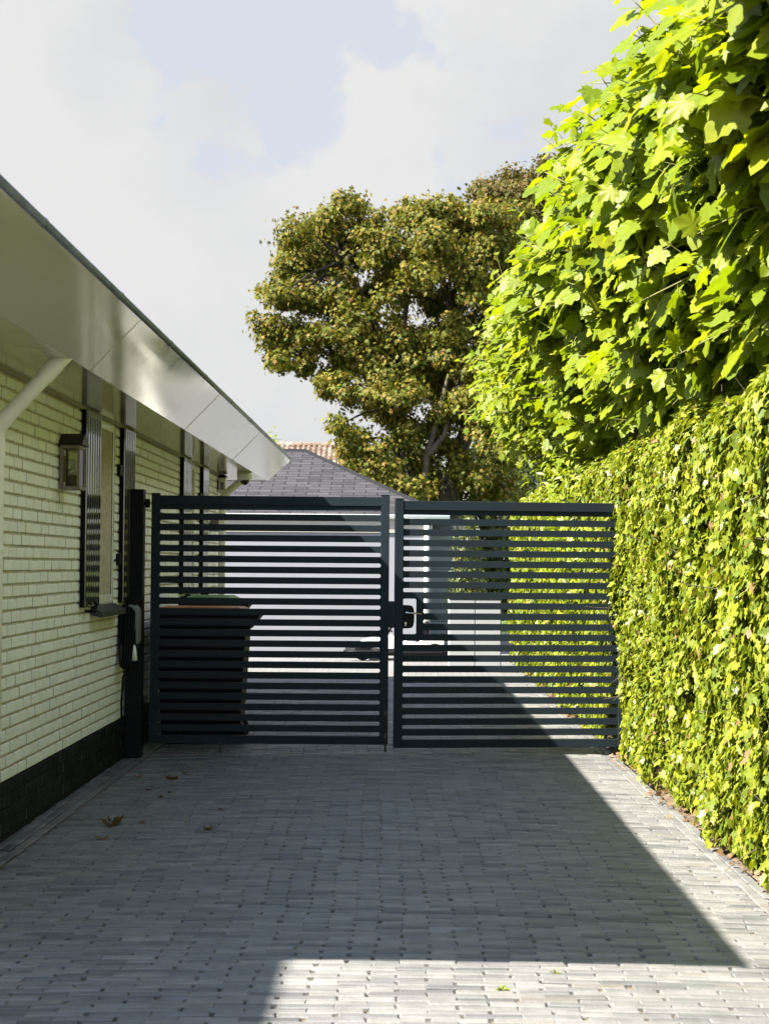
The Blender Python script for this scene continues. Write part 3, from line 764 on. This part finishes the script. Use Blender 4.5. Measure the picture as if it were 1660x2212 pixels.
def hn(y, s):   # unevenness of the clipped hedge surface
    return .035 * np.sin(y * 2.1 + s * 1.3) + .03 * np.sin(y * 4.7 - s * 3.1 + 1) + .022 * np.sin(y * 9.3 + s * 6.0)
def hedge():
    h = empty('ivy_hedge', (2.2, 13.5, 0), 'long clipped hedge of bright yellow green ivy along the right of the drive', 'hedge')
    rad, HT = .26, 2.48
    def surf(y, s):
        # s runs up the face, round the shoulder and over the top
        H0 = HT - rad
        d = hn(y, s)
        f = s < H0; a = np.clip((s - H0) / rad, 0, math.pi / 2); t = np.maximum(s - H0 - rad * math.pi / 2, 0)
        xb = 1.795 - .055 * np.clip(s / H0, 0, 1) - .045 * np.clip(1 - s / .35, 0, 1)
        x = np.where(f, xb, xb + rad - rad * np.cos(a) + t); z = np.where(f, s, H0 + rad * np.sin(a) + .10 * np.minimum(t, 1))
        n = np.stack([-np.cos(a), 0 * a, np.sin(a)], 1)
        p = np.stack([x, y, z], 1) + n * d[:, None]
        return p, n
    SL = HT - rad + rad * math.pi / 2 + .75
    # y, density per m2, size
    P, N_, Sz = [], [], []
    for (a, b_, den, s0, s1) in ((1.5, 5.0, 260, .06, .1), (5.0, 7.4, 420, .055, .09), (7.4, 11, 2200, .034, .068), (11, 15, 2200, .030, .058), (15, 21, 1400, .036, .066), (21, 27.5, 750, .045, .08)):
        n = int((b_ - a) * SL * den)
        y = RNG.uniform(a, b_, n); s = RNG.uniform(.03, SL, n) 
        p, nn = surf(y, s)
        dep = np.abs(RNG.normal(0, .045, n)); p = p + nn * (.035 - dep)[:, None]
        # thin patches show the twigs
        hole = np.sin(y * 3.7 + 2 * np.sin(s * 2.3)) * np.sin(s * 4.1 + y * 1.3)
        keep = RNG.random(n) > np.clip((hole - .72) * 2.2, 0, .75)
        low = (s < .12) & (RNG.random(n) < .4)
        keep &= ~low
        P.append(p[keep]); N_.append(nn[keep]); Sz.append((RNG.uniform(s0, s1, n) * np.where(RNG.random(n) < .12, 1.3, 1.0))[keep])
    # the end face of the hedge
    n = 1500
    x = RNG.uniform(1.75, 3.0, n); z = RNG.uniform(.05, 2.4, n)
    P.append(np.stack([x, np.full(n, 27.5) + RNG.normal(0, .05, n), z], 1)); N_.append(np.tile([0, 1.0, 0], (n, 1))); Sz.append(RNG.uniform(.06, .1, n))
    P, N_, Sz = np.concatenate(P), np.concatenate(N_), np.concatenate(Sz)
    k = len(P)
    nr = norm(N_) + sfield(k) * .42 + UP * .3
    tp = -UP * .75 + sfield(k) * .65 + N_ * .2
    leaves('foliage', P, nr, tp, Sz, IVY, M['ivy'], h)
    # dark woody inside
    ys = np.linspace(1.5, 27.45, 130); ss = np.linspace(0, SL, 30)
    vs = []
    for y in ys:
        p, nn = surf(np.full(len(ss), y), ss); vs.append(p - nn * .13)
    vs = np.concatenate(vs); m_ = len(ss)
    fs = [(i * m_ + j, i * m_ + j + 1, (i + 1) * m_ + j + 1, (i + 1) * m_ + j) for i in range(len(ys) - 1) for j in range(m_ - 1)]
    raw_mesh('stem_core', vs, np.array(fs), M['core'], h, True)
    tw = MB(); r = random.Random(2)
    for i in range(420):
        y = r.uniform(7, 16); s = r.uniform(.1, SL - .4)
        p, nn = surf(np.array([y]), np.array([s])); p = Vector(p[0]); nn = Vector(nn[0])
        d = Vector((r.gauss(0, .4), r.gauss(0, .7), r.gauss(.5, .7))).normalized()
        a = p - nn * .05; b_ = a + d * r.uniform(.1, .3) + nn * r.uniform(-.02, .07)
        tw.tube([a, (a + b_) / 2 + nn * .015, b_], [.004, .003, .0015], 4, cap=False)
    tw.build('twigs', M['barkl'], h)
hedge()

def limb_mesh(name, paths, mat, parent, n=9):
    mb = MB()
    for path, r0, r1 in paths:
        k = len(path); pts = []; rs = []
        for i in range(k - 1):
            a, b_ = Vector(path[i]), Vector(path[i + 1])
            for j in range(3):
                f = j / 3; q = a.lerp(b_, f); q += Vector((random.uniform(-1, 1), random.uniform(-1, 1), 0)) * r0 * .12
                pts.append(q); u = (i + f) / (k - 1); rs.append(r0 + (r1 - r0) * u)
        pts.append(Vector(path[-1])); rs.append(r1)
        mb.tube(pts, rs, n)
    return mb.build(name, mat, parent, smooth=True)

# ---- plane trees in a row over the hedge: shoots with big lobed leaves
def plane_tree(label, c, rad, nshoot, zc, trunk_xy, lsz=.2, upto=None, dens=9):
    t = empty('plane_tree', (trunk_xy[0], trunk_xy[1], 0), label, 'tree', 'plane trees rising over the ivy hedge')
    c = np.array(c); rad = np.array(rad)
    paths = [([(trunk_xy[0], trunk_xy[1], 0), (trunk_xy[0] + .03, trunk_xy[1], 1.4), (c[0] + .1, c[1], c[2] - rad[2] * .3), (c[0], c[1], c[2] + rad[2] * .5)], .13, .04)]
    P, N_, T, Sz, FR = [], [], [], [], []
    tw = MB(); r = random.Random(int(c[1] * 100))
    kc = 1.9 if c[1] < 14 else (1.25 if c[1] < 17 else .85)
    ztop = c[2] + rad[2]
    def face(z, y=0.0): return max(1.06 + (.10 if c[1] < 7 else 0), 1.82 - (z - (2.68 if c[1] < 10 else 2.6 if c[1] < 14 else 2.75 if c[1] < 17 else 2.5)) / kc) + max(0, z - ztop + .5) * .8 + .11 * math.sin(y * 2.3 + z * 2.9 + c[1]) + .09 * math.sin(y * 4.1 - z * 5.3)
    for i in range(nshoot):
        if i % 10 < 7:        # the side over the drive, leaning out above the hedge
            z = RNG.uniform(2.62 if c[1] < 17 else 2.45, ztop); y = c[1] + RNG.uniform(-1, 1) * rad[1]
            p0 = np.array([face(z, y) + .24 + abs(RNG.normal(0, .22)), y, z + RNG.normal(0, .06)])
            d = norm(np.array([-1, RNG.normal(0, .45), RNG.uniform(-.1, .6)]))
            free = z > ztop - .35 and i % 2 == 0
            if z > ztop - .35: d = norm(np.array([-.45, RNG.normal(0, .4), 1.5]))
        else:
            free = False
            d = norm(RNG.normal(size=3))
            if d[0] > .35: d[0] = -d[0] * RNG.uniform(.2, 1)
            d = d / (np.sum(np.abs(d) ** 4) ** .25)
            p0 = c + d * rad * RNG.uniform(.3, .92); p0[0] = max(p0[0], face(p0[2]) + .1)
            if p0[2] < 2.7: continue
        dr = norm(d * .75 + UP * RNG.uniform(-.02, .6) + RNG.normal(size=3) * .35)
        L = RNG.uniform(.45, .95) * min(1, rad[0] * .75)
        nl = int(dens * RNG.uniform(.8, 1.25)); sag = RNG.uniform(-.05, .18)
        pts = []
        for k in range(5):
            u = k / 4; pts.append(Vector(p0 + dr * L * u + np.array([0, 0, -sag * u * u])))
        if not free and (pts[-1].z < (2.55 if c[1] < 17 else 2.4) or pts[-1].x < face(pts[-1].z, pts[-1].y) - (.5 if i % 6 == 0 else .2)): continue
        tw.tube(pts, [.007, .006, .005, .004, .002], 5, cap=False)
        if i % 7 == 0:
            b0 = c + np.array([0, 0, -rad[2] * .25]); paths.append(([tuple(b0), tuple((b0 + p0) / 2 + np.array([0, 0, .12])), tuple(p0)], .035, .009))
        ax = norm(np.cross(dr, UP) + 1e-3); ay = np.cross(ax, dr)
        ph = RNG.uniform(0, 6.28)
        for k in range(nl):
            u = (k + .6) / nl
            ph += 2.4
            side = ax * math.cos(ph) + ay * math.sin(ph)
            pp = p0 + dr * L * u + np.array([0, 0, -sag * u * u])
            sz = lsz * (1.05 - .62 * u ** 2.2) * RNG.uniform(.7, 1.15)
            pet = sz * RNG.uniform(.25, .5)
            lp = pp + side * pet + dr * pet * .4
            tip = side * .8 + dr * .5 + np.array([0, 0, -.55]) + RNG.normal(size=3) * .25
            nr = UP * .75 + d * .4 + np.array([-.4, -.3, 0]) + RNG.normal(size=3) * .42
            P.append(lp); T.append(tip); N_.append(nr); Sz.append(sz); FR.append(free)
            if k % 2 == 0 and c[1] < 12: tw.tube([tuple(pp), tuple(lp)], .0022, 4, cap=False)
    P, N_, T, Sz = map(np.array, (P, N_, T, Sz))
    fx = np.array([face(z, y) for y, z in P[:, 1:]]); ok = (P[:, 2] - Sz * .5 > (2.54 if c[1] < 10 else 2.46 if c[1] < 14 else 2.58 if c[1] < 17 else 2.36)) & ((P[:, 0] > fx - .55) | np.array(FR))
    P, N_, T, Sz = P[ok], N_[ok], T[ok], Sz[ok]
    limb_mesh('trunk', paths, M['bark'], t)
    tw.build('twigs', M['twig'], t)
    leaves('crown', np.array(P), np.array(N_), np.array(T), np.array(Sz), PLANE, M['plane'], t)
    return t
plane_tree('nearest plane tree with very large lobed leaves at the top right', (2.42, 5.3, 3.75), (1.2, 1.9, 1.25), 640, 3.8, (2.7, 5.3), .25)
plane_tree('plane tree whose upright shoots stand against the sky, second from the camera', (2.40, 8.5, 3.32), (1.2, 2.1, .86), 700, 3.6, (2.6, 8.5), .235)
plane_tree('plane tree in the middle of the row above the gate end of the hedge', (2.36, 12.0, 3.45), (1.25, 2.2, .95), 720, 3.5, (2.6, 12.3), .225)
plane_tree('smaller plane tree behind the gate, its crown reaching over the drive', (2.25, 15.6, 3.4), (1.25, 2.1, 1.05), 700, 3.3, (2.6, 15.8), .19)
plane_tree('farthest plane tree of the row, small leaves beside the dark trunks', (2.2, 19.6, 3.35), (1.35, 1.9, 1.15), 900, 3.3, (2.6, 19.6), .14, dens=11)

def bush(name, label, cat, c, rad, n, size, tpl, mat, stem=True, group=None, up=.4, shell=.55, core=.72):
    c = np.array(c, float); rad = np.array(rad, float)
    e = empty(name, (c[0], c[1], max(0, c[2] - rad[2]) if c[2] - rad[2] < .3 else 0), label, cat, group)
    d = norm(RNG.normal(size=(n, 3)))
    lump = 1 + .16 * np.sin(d[:, 0] * 7 + d[:, 2] * 5 + c[1]) + .12 * np.sin(d[:, 1] * 9 - d[:, 2] * 8 + c[0])
    f = (shell + (1 - shell) * RNG.random(n) ** .6) * lump
    P = c + d * rad * f[:, None]
    P[:, 2] = np.maximum(P[:, 2], .02)
    leaves('foliage', P, d + UP * up + sfield(n) * .5, d * .7 + UP * up + sfield(n) * .5, RNG.uniform(.7, 1.2, n) * size, tpl, mat, e)
    if stem:
        ps = [([(c[0] + random.uniform(-.1, .1) * rad[0], c[1], 0), (c[0] + random.uniform(-.3, .3) * rad[0], c[1], c[2] * .6), tuple(c + np.array([random.uniform(-.6, .6) * rad[0], random.uniform(-.3, .3) * rad[1], random.uniform(.1, .6) * rad[2]]))], max(.02, rad[0] * .05), .01) for _ in range(4)]
        limb_mesh('stems', ps, M['bark'], e, 6)
    return e
bush('laurel_bush', 'light green bush with narrow leaves topping the hedge under the plane trees', 'bush', (2.25, 17.6, 1.75), (.9, 1.6, 1.22), 5200, .12, LANCE, M['laurel'])
bush('clipped_bush', 'dark rounded bush beside the grey door of the outbuilding', 'bush', tuple(at(1010, 1225, 28.5)[:2]) + (1.15,), (.30, .35, 1.2), 2600, .10, LANCE, M['shade'], shell=.35)

# ---- the big maple behind the outbuilding
def clump_tree(name, label, Y, clumps, trunks, mat, leaf, per, depth, group=None, base=None, squash=.8, mats=None, limbs=True):
    pts = [(at(x, y, Y), r * Y / FPX) for x, y, r in clumps]
    e = empty(name, (base[0], base[1], 0), label, 'tree', group)
    P, N_, T, Sz = [], [], [], []
    paths = []
    cx = sum(p.x for p, _ in pts) / len(pts)
    tops = [Vector(q) for tr, a, b_ in trunks for q in tr[2:]]
    hw = max(abs(p.x - cx) for p, _ in pts)
    for p, r0 in pts:
        u = (p.x - cx) / hw
        for rep in range(2 if depth else 1):
            yy = Y + RNG.uniform(-1, 1) * depth * math.sqrt(max(.08, 1 - u * u)) * .8 + (depth * .15 if rep else -depth * .1)
            c = np.array([p.x, yy, p.z])
            if limbs and rep == 0 and tops:
                q = min(tops, key=lambda t: (t - Vector(c)).length)
                paths.append(([tuple(q), tuple((q + Vector(c)) / 2 + Vector((0, 0, .1))), tuple(c)], .05, .012))
            # several sprays make one clump
            ns = 7
            for s in range(ns):
                sd = norm(RNG.normal(size=3)); sd[2] *= .8
                sc = c + sd * r0 * RNG.uniform(.35, .95)
                n = max(4, int(per * r0 * r0 / ns))
                q = RNG.normal(size=(n, 3)) * r0 * np.array([.30, .30, .19])
                P.append(sc + q); k = norm(q / (r0 * .3) * .6 + sd * .7 + UP * .55)
                N_.append(k + sfield(n) * .45); T.append(q + sd * .3 * r0 - UP * .15 * r0 + sfield(n) * .12 * r0); Sz.append(RNG.uniform(.65, 1.2, n) * leaf)
    P = np.concatenate(P); ok = P[:, 2] > .1
    limb_mesh('trunk', [(tr, a, b_) for tr, a, b_ in trunks] , M['bark'], e)
    if paths: limb_mesh('branches', paths, M['bark'], e, 6)
    leaves('crown', P[ok], np.concatenate(N_)[ok], np.concatenate(T)[ok], np.concatenate(Sz)[ok], MAPLE, mat, e)
    return e
CL = [(650, 500, 50), (705, 470, 48), (755, 445, 42), (800, 470, 40), (868, 445, 38), (905, 480, 48), (960, 475, 48), (1010, 480, 48), (1060, 490, 50), (1110, 480, 50),
      (625, 565, 48), (690, 545, 58), (750, 535, 60), (820, 545, 55), (890, 550, 58), (950, 555, 58), (1010, 550, 58), (1070, 555, 58), (1120, 570, 50),
      (610, 640, 46), (665, 640, 54), (730, 640, 54), (790, 615, 48), (905, 620, 48), (960, 640, 54), (1030, 640, 48), (1085, 650, 48),
      (585, 700, 38), (600, 735, 46), (650, 715, 50), (700, 735, 46), (765, 710, 56), (825, 725, 56), (885, 735, 52), (945, 720, 38), (1085, 740, 46),
      (600, 780, 32), (660, 775, 36), (725, 795, 46), (780, 785, 56), (840, 800, 56), (900, 790, 52), (1010, 800, 44), (1055, 815, 40),
      (700, 835, 26), (745, 850, 36), (800, 860, 42), (870, 865, 40), (850, 650, 42), (850, 590, 42), (1000, 865, 42), (1050, 880, 40),
      (735, 930, 30), (775, 955, 44), (765, 990, 36), (815, 1000, 44), (770, 1030, 34), (840, 1040, 50), (895, 1000, 42), (905, 930, 34), (950, 905, 30), (1040, 930, 42), (1070, 985, 46), (1020, 1045, 46), (935, 1050, 44), (1085, 1050, 44), (885, 1060, 46), (975, 720, 40), (1000, 765, 44), (960, 775, 40), (1045, 760, 40), (1050, 700, 40), (970, 850, 40), (1015, 900, 42), (955, 960, 36), (1000, 1000, 42), (1000, 620, 50), (1110, 640, 50), (1120, 720, 50), (1110, 820, 50), (1100, 900, 50), (850, 905, 40), (855, 855, 42), (862, 950, 40), (930, 830, 42), (960, 900, 36)]
B0 = at(965, 1180, 42); 
t1 = [tuple(B0) [:2] + (0,), tuple(at(968, 1075, 42)), tuple(at(985, 1000, 42)), tuple(at(1010, 925, 42)), tuple(at(1000, 800, 42)), tuple(at(985, 700, 42)), tuple(at(940, 560, 42))]
t2 = [tuple(B0)[:2] + (0,), tuple(at(900, 1090, 42)), tuple(at(862, 960, 42)), tuple(at(848, 880, 42)), tuple(at(842, 790, 42)), tuple(at(800, 680, 42)), tuple(at(740, 560, 42))]
t4 = [tuple(at(848, 880, 42)), tuple(at(860, 780, 42.3)), tuple(at(880, 640, 42.5)), tuple(at(885, 520, 42.4))]
mt = clump_tree('maple_tree', 'big olive green maple with dark stems and gaps of sky behind the grey roof', 42, CL, [(t1, .30, .07), (t2, .24, .06), (t4, .10, .04)], M['maple'], .115, 2300, 2.4, base=(B0.x, 42))
t3 = [at(915, 1070, 41), at(922, 985, 41), at(945, 900, 41.2), at(965, 820, 41.4), at(1010, 720, 41.6)]
t5 = [at(922, 985, 41), at(960, 940, 41), at(975, 860, 41.3), at(1040, 770, 41.5)]
limb_mesh('pale_stem', [([tuple(B0)[:2] + (0,)] + [tuple(p) for p in t3], .10, .03), ([tuple(p) for p in t5], .08, .025)], M['barkl'], mt)
CL2 = [(1045, 405, 34), (1085, 395, 44), (1130, 385, 44), (1175, 380, 48), (1075, 440, 40), (1125, 440, 46), (1180, 440, 48), (1220, 420, 50), (1260, 470, 60), (1200, 500, 55), (1150, 520, 50), (1150, 600, 60), (1220, 600, 70), (1180, 680, 60), (1130, 690, 50)]
B2 = at(1180, 1150, 50)
clump_tree('brown_maple', 'darker brownish maple behind the big maple at the upper right', 50, CL2, [([(B2.x, 50, 0), tuple(at(1178, 900, 50)), tuple(at(1170, 650, 50)), tuple(at(1150, 480, 50))], .3, .06)], M['maplebrown'], .125, 1900, 1.8, base=(B2.x, 50))
for i, (lab, x, y, rx, rz, Y, mt_) in enumerate((
        ('dark broad shrub behind the maple trunks filling the gap above the grey roof', 905, 1040, 120, 90, 47, 'shade'),
        ('tall dark shrub behind the plane tree leaves and maple', 1090, 990, 100, 140, 48, 'shade'))):
    c = at(x, y, Y); k = Y / FPX
    zt = c.z + rz * k
    bush('shrub', lab, 'shrub', (c.x, Y, zt / 2), (rx * k, 1.0, zt / 2), 7500, .16, MAPLE, M[mt_], group='shrubs below the maple', shell=.4)
# spiky tips showing over the eaves
c = at(592, 955, 60)
bush('conifer_tree', 'bright green treetop just showing over the end of the white eaves', 'tree', (c.x, 60, c.z - 1.9), (.55, .55, 2.1), 2600, .22, LANCE, M['laurel'], up=1.4, shell=.3)

# ------------------------------------------------------------------ litter
rr = RNG
n = 420
y = rr.uniform(5.5, 21, n); x = 1.80 - np.abs(rr.normal(0, .06, n)) + .035 * np.sin(y * 3.1) - .03 * (np.sin(y * 1.7 + 1) > .8)
z = -.008 * x * x + .006 + rr.uniform(0, .02, n)
tag(leaves('leaf_litter', np.stack([x, y, z], 1), UP + sfield(n) * .45, sfield(n), rr.uniform(.02, .05, n), IVY, M['litter']), 'dry brown leaves and bits collected along the foot of the hedge', 'leaf litter', kind='stuff')
def fallen(px, py, size, label, mat, upright=.35):
    # ground depth from the camera height
    Y = FPX * CAMZ / (py - 1220)
    p = at(px, py, Y)
    for _ in range(3):
        Y = FPX * (CAMZ - gz(p.x)) / (py - 1220 - (px - 868) * ROLL); p = at(px, py, Y)
    V, T = PLANE
    k = len(V); a = random.uniform(0, 6.28); ca, sa = math.cos(a), math.sin(a)
    cur = random.uniform(1.6, 2.8)
    W = V.copy(); W[:, 1] -= .45
    W[:, 2] = upright * cur * (W[:, 0] ** 2 * 1.1 + W[:, 1] ** 2 * .6) + .04 * np.sin(np.arange(k) * 2.1)
    W = W * size; Q = np.stack([W[:, 0] * ca - W[:, 1] * sa, W[:, 0] * sa + W[:, 1] * ca, W[:, 2] - W[:, 2].min() + .003], 1)
    o = raw_mesh('fallen_leaf', Q, T, mat); o.location = (p.x, p.y, gz(p.x))
    tag(o, label, 'leaf', 'dry leaves scattered on the paving')
fallen(252, 1778, .085, 'largest crumpled dry leaf on the shaded paving left of the middle', M['litterdark'], .5)
fallen(240, 1783, .08, 'dark crumpled leaf touching the largest dry leaf', M['litterdark'], .7)
fallen(375, 1682, .08, 'flat brown leaf farthest from the camera near the gate', M['litterdark'], .4)
fallen(450, 1790, .055, 'single small tan leaf lying alone right of the largest dry leaf', M['litter'], .5)
fallen(222, 1811, .06, 'curled ochre leaf lying nearest the camera among the shaded leaves', M['litter'], .3)
fallen(299, 1678, .06, 'tiny yellow leaf closest to the black plinth', M['litter'], .3)
SM = 'small dark scrap of dry leaf among others on the shaded paving'
for q in ((398, 1670), (325, 1706), (345, 1722), (368, 1712), (310, 1776), (480, 1748)):
    fallen(q[0] + random.uniform(-3, 3), q[1], random.uniform(.03, .055), SM, M['litterdark'], .4)

def weed(px, py, label, n=16):
    Y = FPX * CAMZ / (py - 1220); p = at(px, py, Y)
    for _ in range(3):
        Y = FPX * (CAMZ - gz(p.x)) / (py - 1220 - (px - 868) * ROLL); p = at(px, py, Y)
    base = np.tile(np.array([p.x, p.y, gz(p.x) - .004]), (n, 1)); th_ = RNG.uniform(0, 6.28, n)
    out_ = np.stack([np.cos(th_), np.sin(th_), RNG.uniform(.25, .9, n)], 1)
    o = leaves('weed', base, UP + sfield(n) * .3 - out_ * .3, out_, RNG.uniform(.02, .04, n), LANCE, M['laurel'])
    tag(o, label, 'weed')
weed(1081, 2128, 'small bright green weed in a sunlit paving joint nearest the camera')
weed(1195, 2093, 'flat yellowish weed in a sunlit joint just in front of the shadow edge', 9)

# ------------------------------------------------------------------ light, sky, camera
el, azv = None, None
sd = Vector((-1, -.40, 1.045)).normalized()
sun = bpy.data.lights.new('sun', 'SUN'); sun.energy = 5.0; sun.angle = R(.53); sun.color = (1, .955, .87)
so = bpy.data.objects.new('sun', sun); COL.objects.link(so)
so.rotation_euler = sd.to_track_quat('Z', 'Y').to_euler()
W = bpy.data.worlds.new('World'); S.world = W; W.use_nodes = True
nt = W.node_tree
for n_ in list(nt.nodes): nt.nodes.remove(n_)
out = nt.nodes.new('ShaderNodeOutputWorld'); bg = nt.nodes.new('ShaderNodeBackground')
sky = nt.nodes.new('ShaderNodeTexSky'); sky.sky_type = 'NISHITA'; sky.sun_disc = False
sky.sun_elevation = math.asin(sd.z); sky.sun_rotation = math.atan2(sd.x, sd.y)
sky.air_density = 1.0; sky.dust_density = 0.4
tc = nt.nodes.new('ShaderNodeTexCoord')
def vmath(op, a, b=None):
    n_ = nt.nodes.new('ShaderNodeVectorMath'); n_.operation = op
    nt.links.new(a, n_.inputs[0])
    if b is not None: n_.inputs[1].default_value = b
    return n_
def mth(op, a, b=None, c=None):
    n_ = nt.nodes.new('ShaderNodeMath'); n_.operation = op
    for i, v in enumerate((a, b, c)):
        if v is None: continue
        if isinstance(v, (int, float)): n_.inputs[i].default_value = v
        else: nt.links.new(v, n_.inputs[i])
    return n_.outputs[0]
nz_ = nt.nodes.new('ShaderNodeTexNoise'); nz_.inputs['Scale'].default_value = 11; nz_.inputs['Detail'].default_value = 10; nz_.inputs['Roughness'].default_value = .52
nt.links.new(tc.outputs['Generated'], nz_.inputs['Vector'])
# openings of clear sky between the clouds
def hole(c, sx, sz):
    s = vmath('SUBTRACT', tc.outputs['Generated'], c); m_ = vmath('MULTIPLY', s.outputs[0], (1 / sx, .3, 1 / sz))
    return vmath('LENGTH', m_.outputs[0]).outputs['Value']
h1 = hole((-.06, .96, .305), .125, .085)
h2 = hole((.09, .98, .20), .09, .03)
h = mth('MINIMUM', h1, mth('ADD', h2, .2))
cov = mth('ADD', mth('MULTIPLY', mth('SUBTRACT', nz_.outputs['Fac'], .5), 3.6), mth('SUBTRACT', mth('MINIMUM', h, 1.5), .62))
sm = nt.nodes.new('ShaderNodeMapRange'); sm.interpolation_type = 'SMOOTHSTEP'
sm.inputs['From Min'].default_value = -.02; sm.inputs['From Max'].default_value = .22
nt.links.new(cov, sm.inputs['Value'])
cn = nt.nodes.new('ShaderNodeValToRGB'); cn.color_ramp.elements[0].position = .36; cn.color_ramp.elements[1].position = .56
cn.color_ramp.elements[0].color = (1.44, 1.455, 1.485, 1); cn.color_ramp.elements[1].color = (1.60, 1.60, 1.595, 1)
nz2 = nt.nodes.new('ShaderNodeTexNoise'); nz2.inputs['Scale'].default_value = 8; nz2.inputs['Detail'].default_value = 9
nt.links.new(tc.outputs['Generated'], nz2.inputs['Vector']); nt.links.new(nz2.outputs['Fac'], cn.inputs[0])
# thin veil: the clear part is hazy too
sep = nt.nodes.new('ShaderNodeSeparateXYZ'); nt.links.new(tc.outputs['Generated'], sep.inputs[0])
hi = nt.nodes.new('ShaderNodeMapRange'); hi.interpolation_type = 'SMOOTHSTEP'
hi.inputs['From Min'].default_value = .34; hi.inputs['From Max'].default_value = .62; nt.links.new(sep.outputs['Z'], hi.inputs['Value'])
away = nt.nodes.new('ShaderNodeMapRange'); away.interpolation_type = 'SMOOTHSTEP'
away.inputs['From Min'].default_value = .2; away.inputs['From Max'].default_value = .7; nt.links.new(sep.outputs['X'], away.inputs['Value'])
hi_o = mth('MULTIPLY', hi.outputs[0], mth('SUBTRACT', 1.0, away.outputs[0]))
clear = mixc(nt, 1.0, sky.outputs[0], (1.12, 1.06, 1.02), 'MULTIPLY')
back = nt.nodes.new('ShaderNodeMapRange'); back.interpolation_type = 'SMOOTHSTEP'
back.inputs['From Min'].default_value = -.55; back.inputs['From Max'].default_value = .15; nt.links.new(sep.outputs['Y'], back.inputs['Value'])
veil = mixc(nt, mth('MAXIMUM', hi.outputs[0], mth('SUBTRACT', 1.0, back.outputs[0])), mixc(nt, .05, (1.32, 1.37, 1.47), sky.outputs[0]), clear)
cloudf = mth('MULTIPLY', mth('MULTIPLY', sm.outputs[0], mth('ADD', .15, mth('MULTIPLY', back.outputs[0], .85))), mth('SUBTRACT', 1.0, mth('MULTIPLY', hi_o, .85)))  # clouds thinned overhead and behind the camera to hold the fill down
fill_bank = vmath('SCALE', cn.outputs[0]); nt.links.new(mth('ADD', 1.0, mth('MULTIPLY', away.outputs[0], 2.0)), fill_bank.inputs['Scale'])  # unseen clouds on the right, brightened as added fill for the house wall
col = mixc(nt, cloudf, veil, fill_bank.outputs[0])
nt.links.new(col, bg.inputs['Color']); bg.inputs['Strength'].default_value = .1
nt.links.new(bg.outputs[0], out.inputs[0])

cam = bpy.data.cameras.new('camera'); co = bpy.data.objects.new('camera', cam); COL.objects.link(co)
cam.sensor_fit = 'VERTICAL'; cam.sensor_height = 36; cam.lens = FPX / 2212 * 36; cam.clip_end = 3000; cam.clip_start = .05
yaw, pitch = math.atan(38 / FPX), math.atan(114 / FPX)
co.matrix_world = Matrix.Translation((0, 0, CAMZ)) @ Matrix.Rotation(yaw, 4, 'Z') @ Matrix.Rotation(math.pi / 2 + pitch, 4, 'X') @ Matrix.Rotation(ROLL, 4, 'Z')
cam.dof.use_dof = True; cam.dof.focus_distance = 14.2; cam.dof.aperture_fstop = 8
S.camera = co
S.view_settings.view_transform = 'Standard'; S.view_settings.look = 'None'
S.view_settings.exposure = 2.35; S.view_settings.gamma = 1
S.cycles.max_bounces = 8; S.cycles.transparent_max_bounces = 8
S.cycles.use_denoising = True
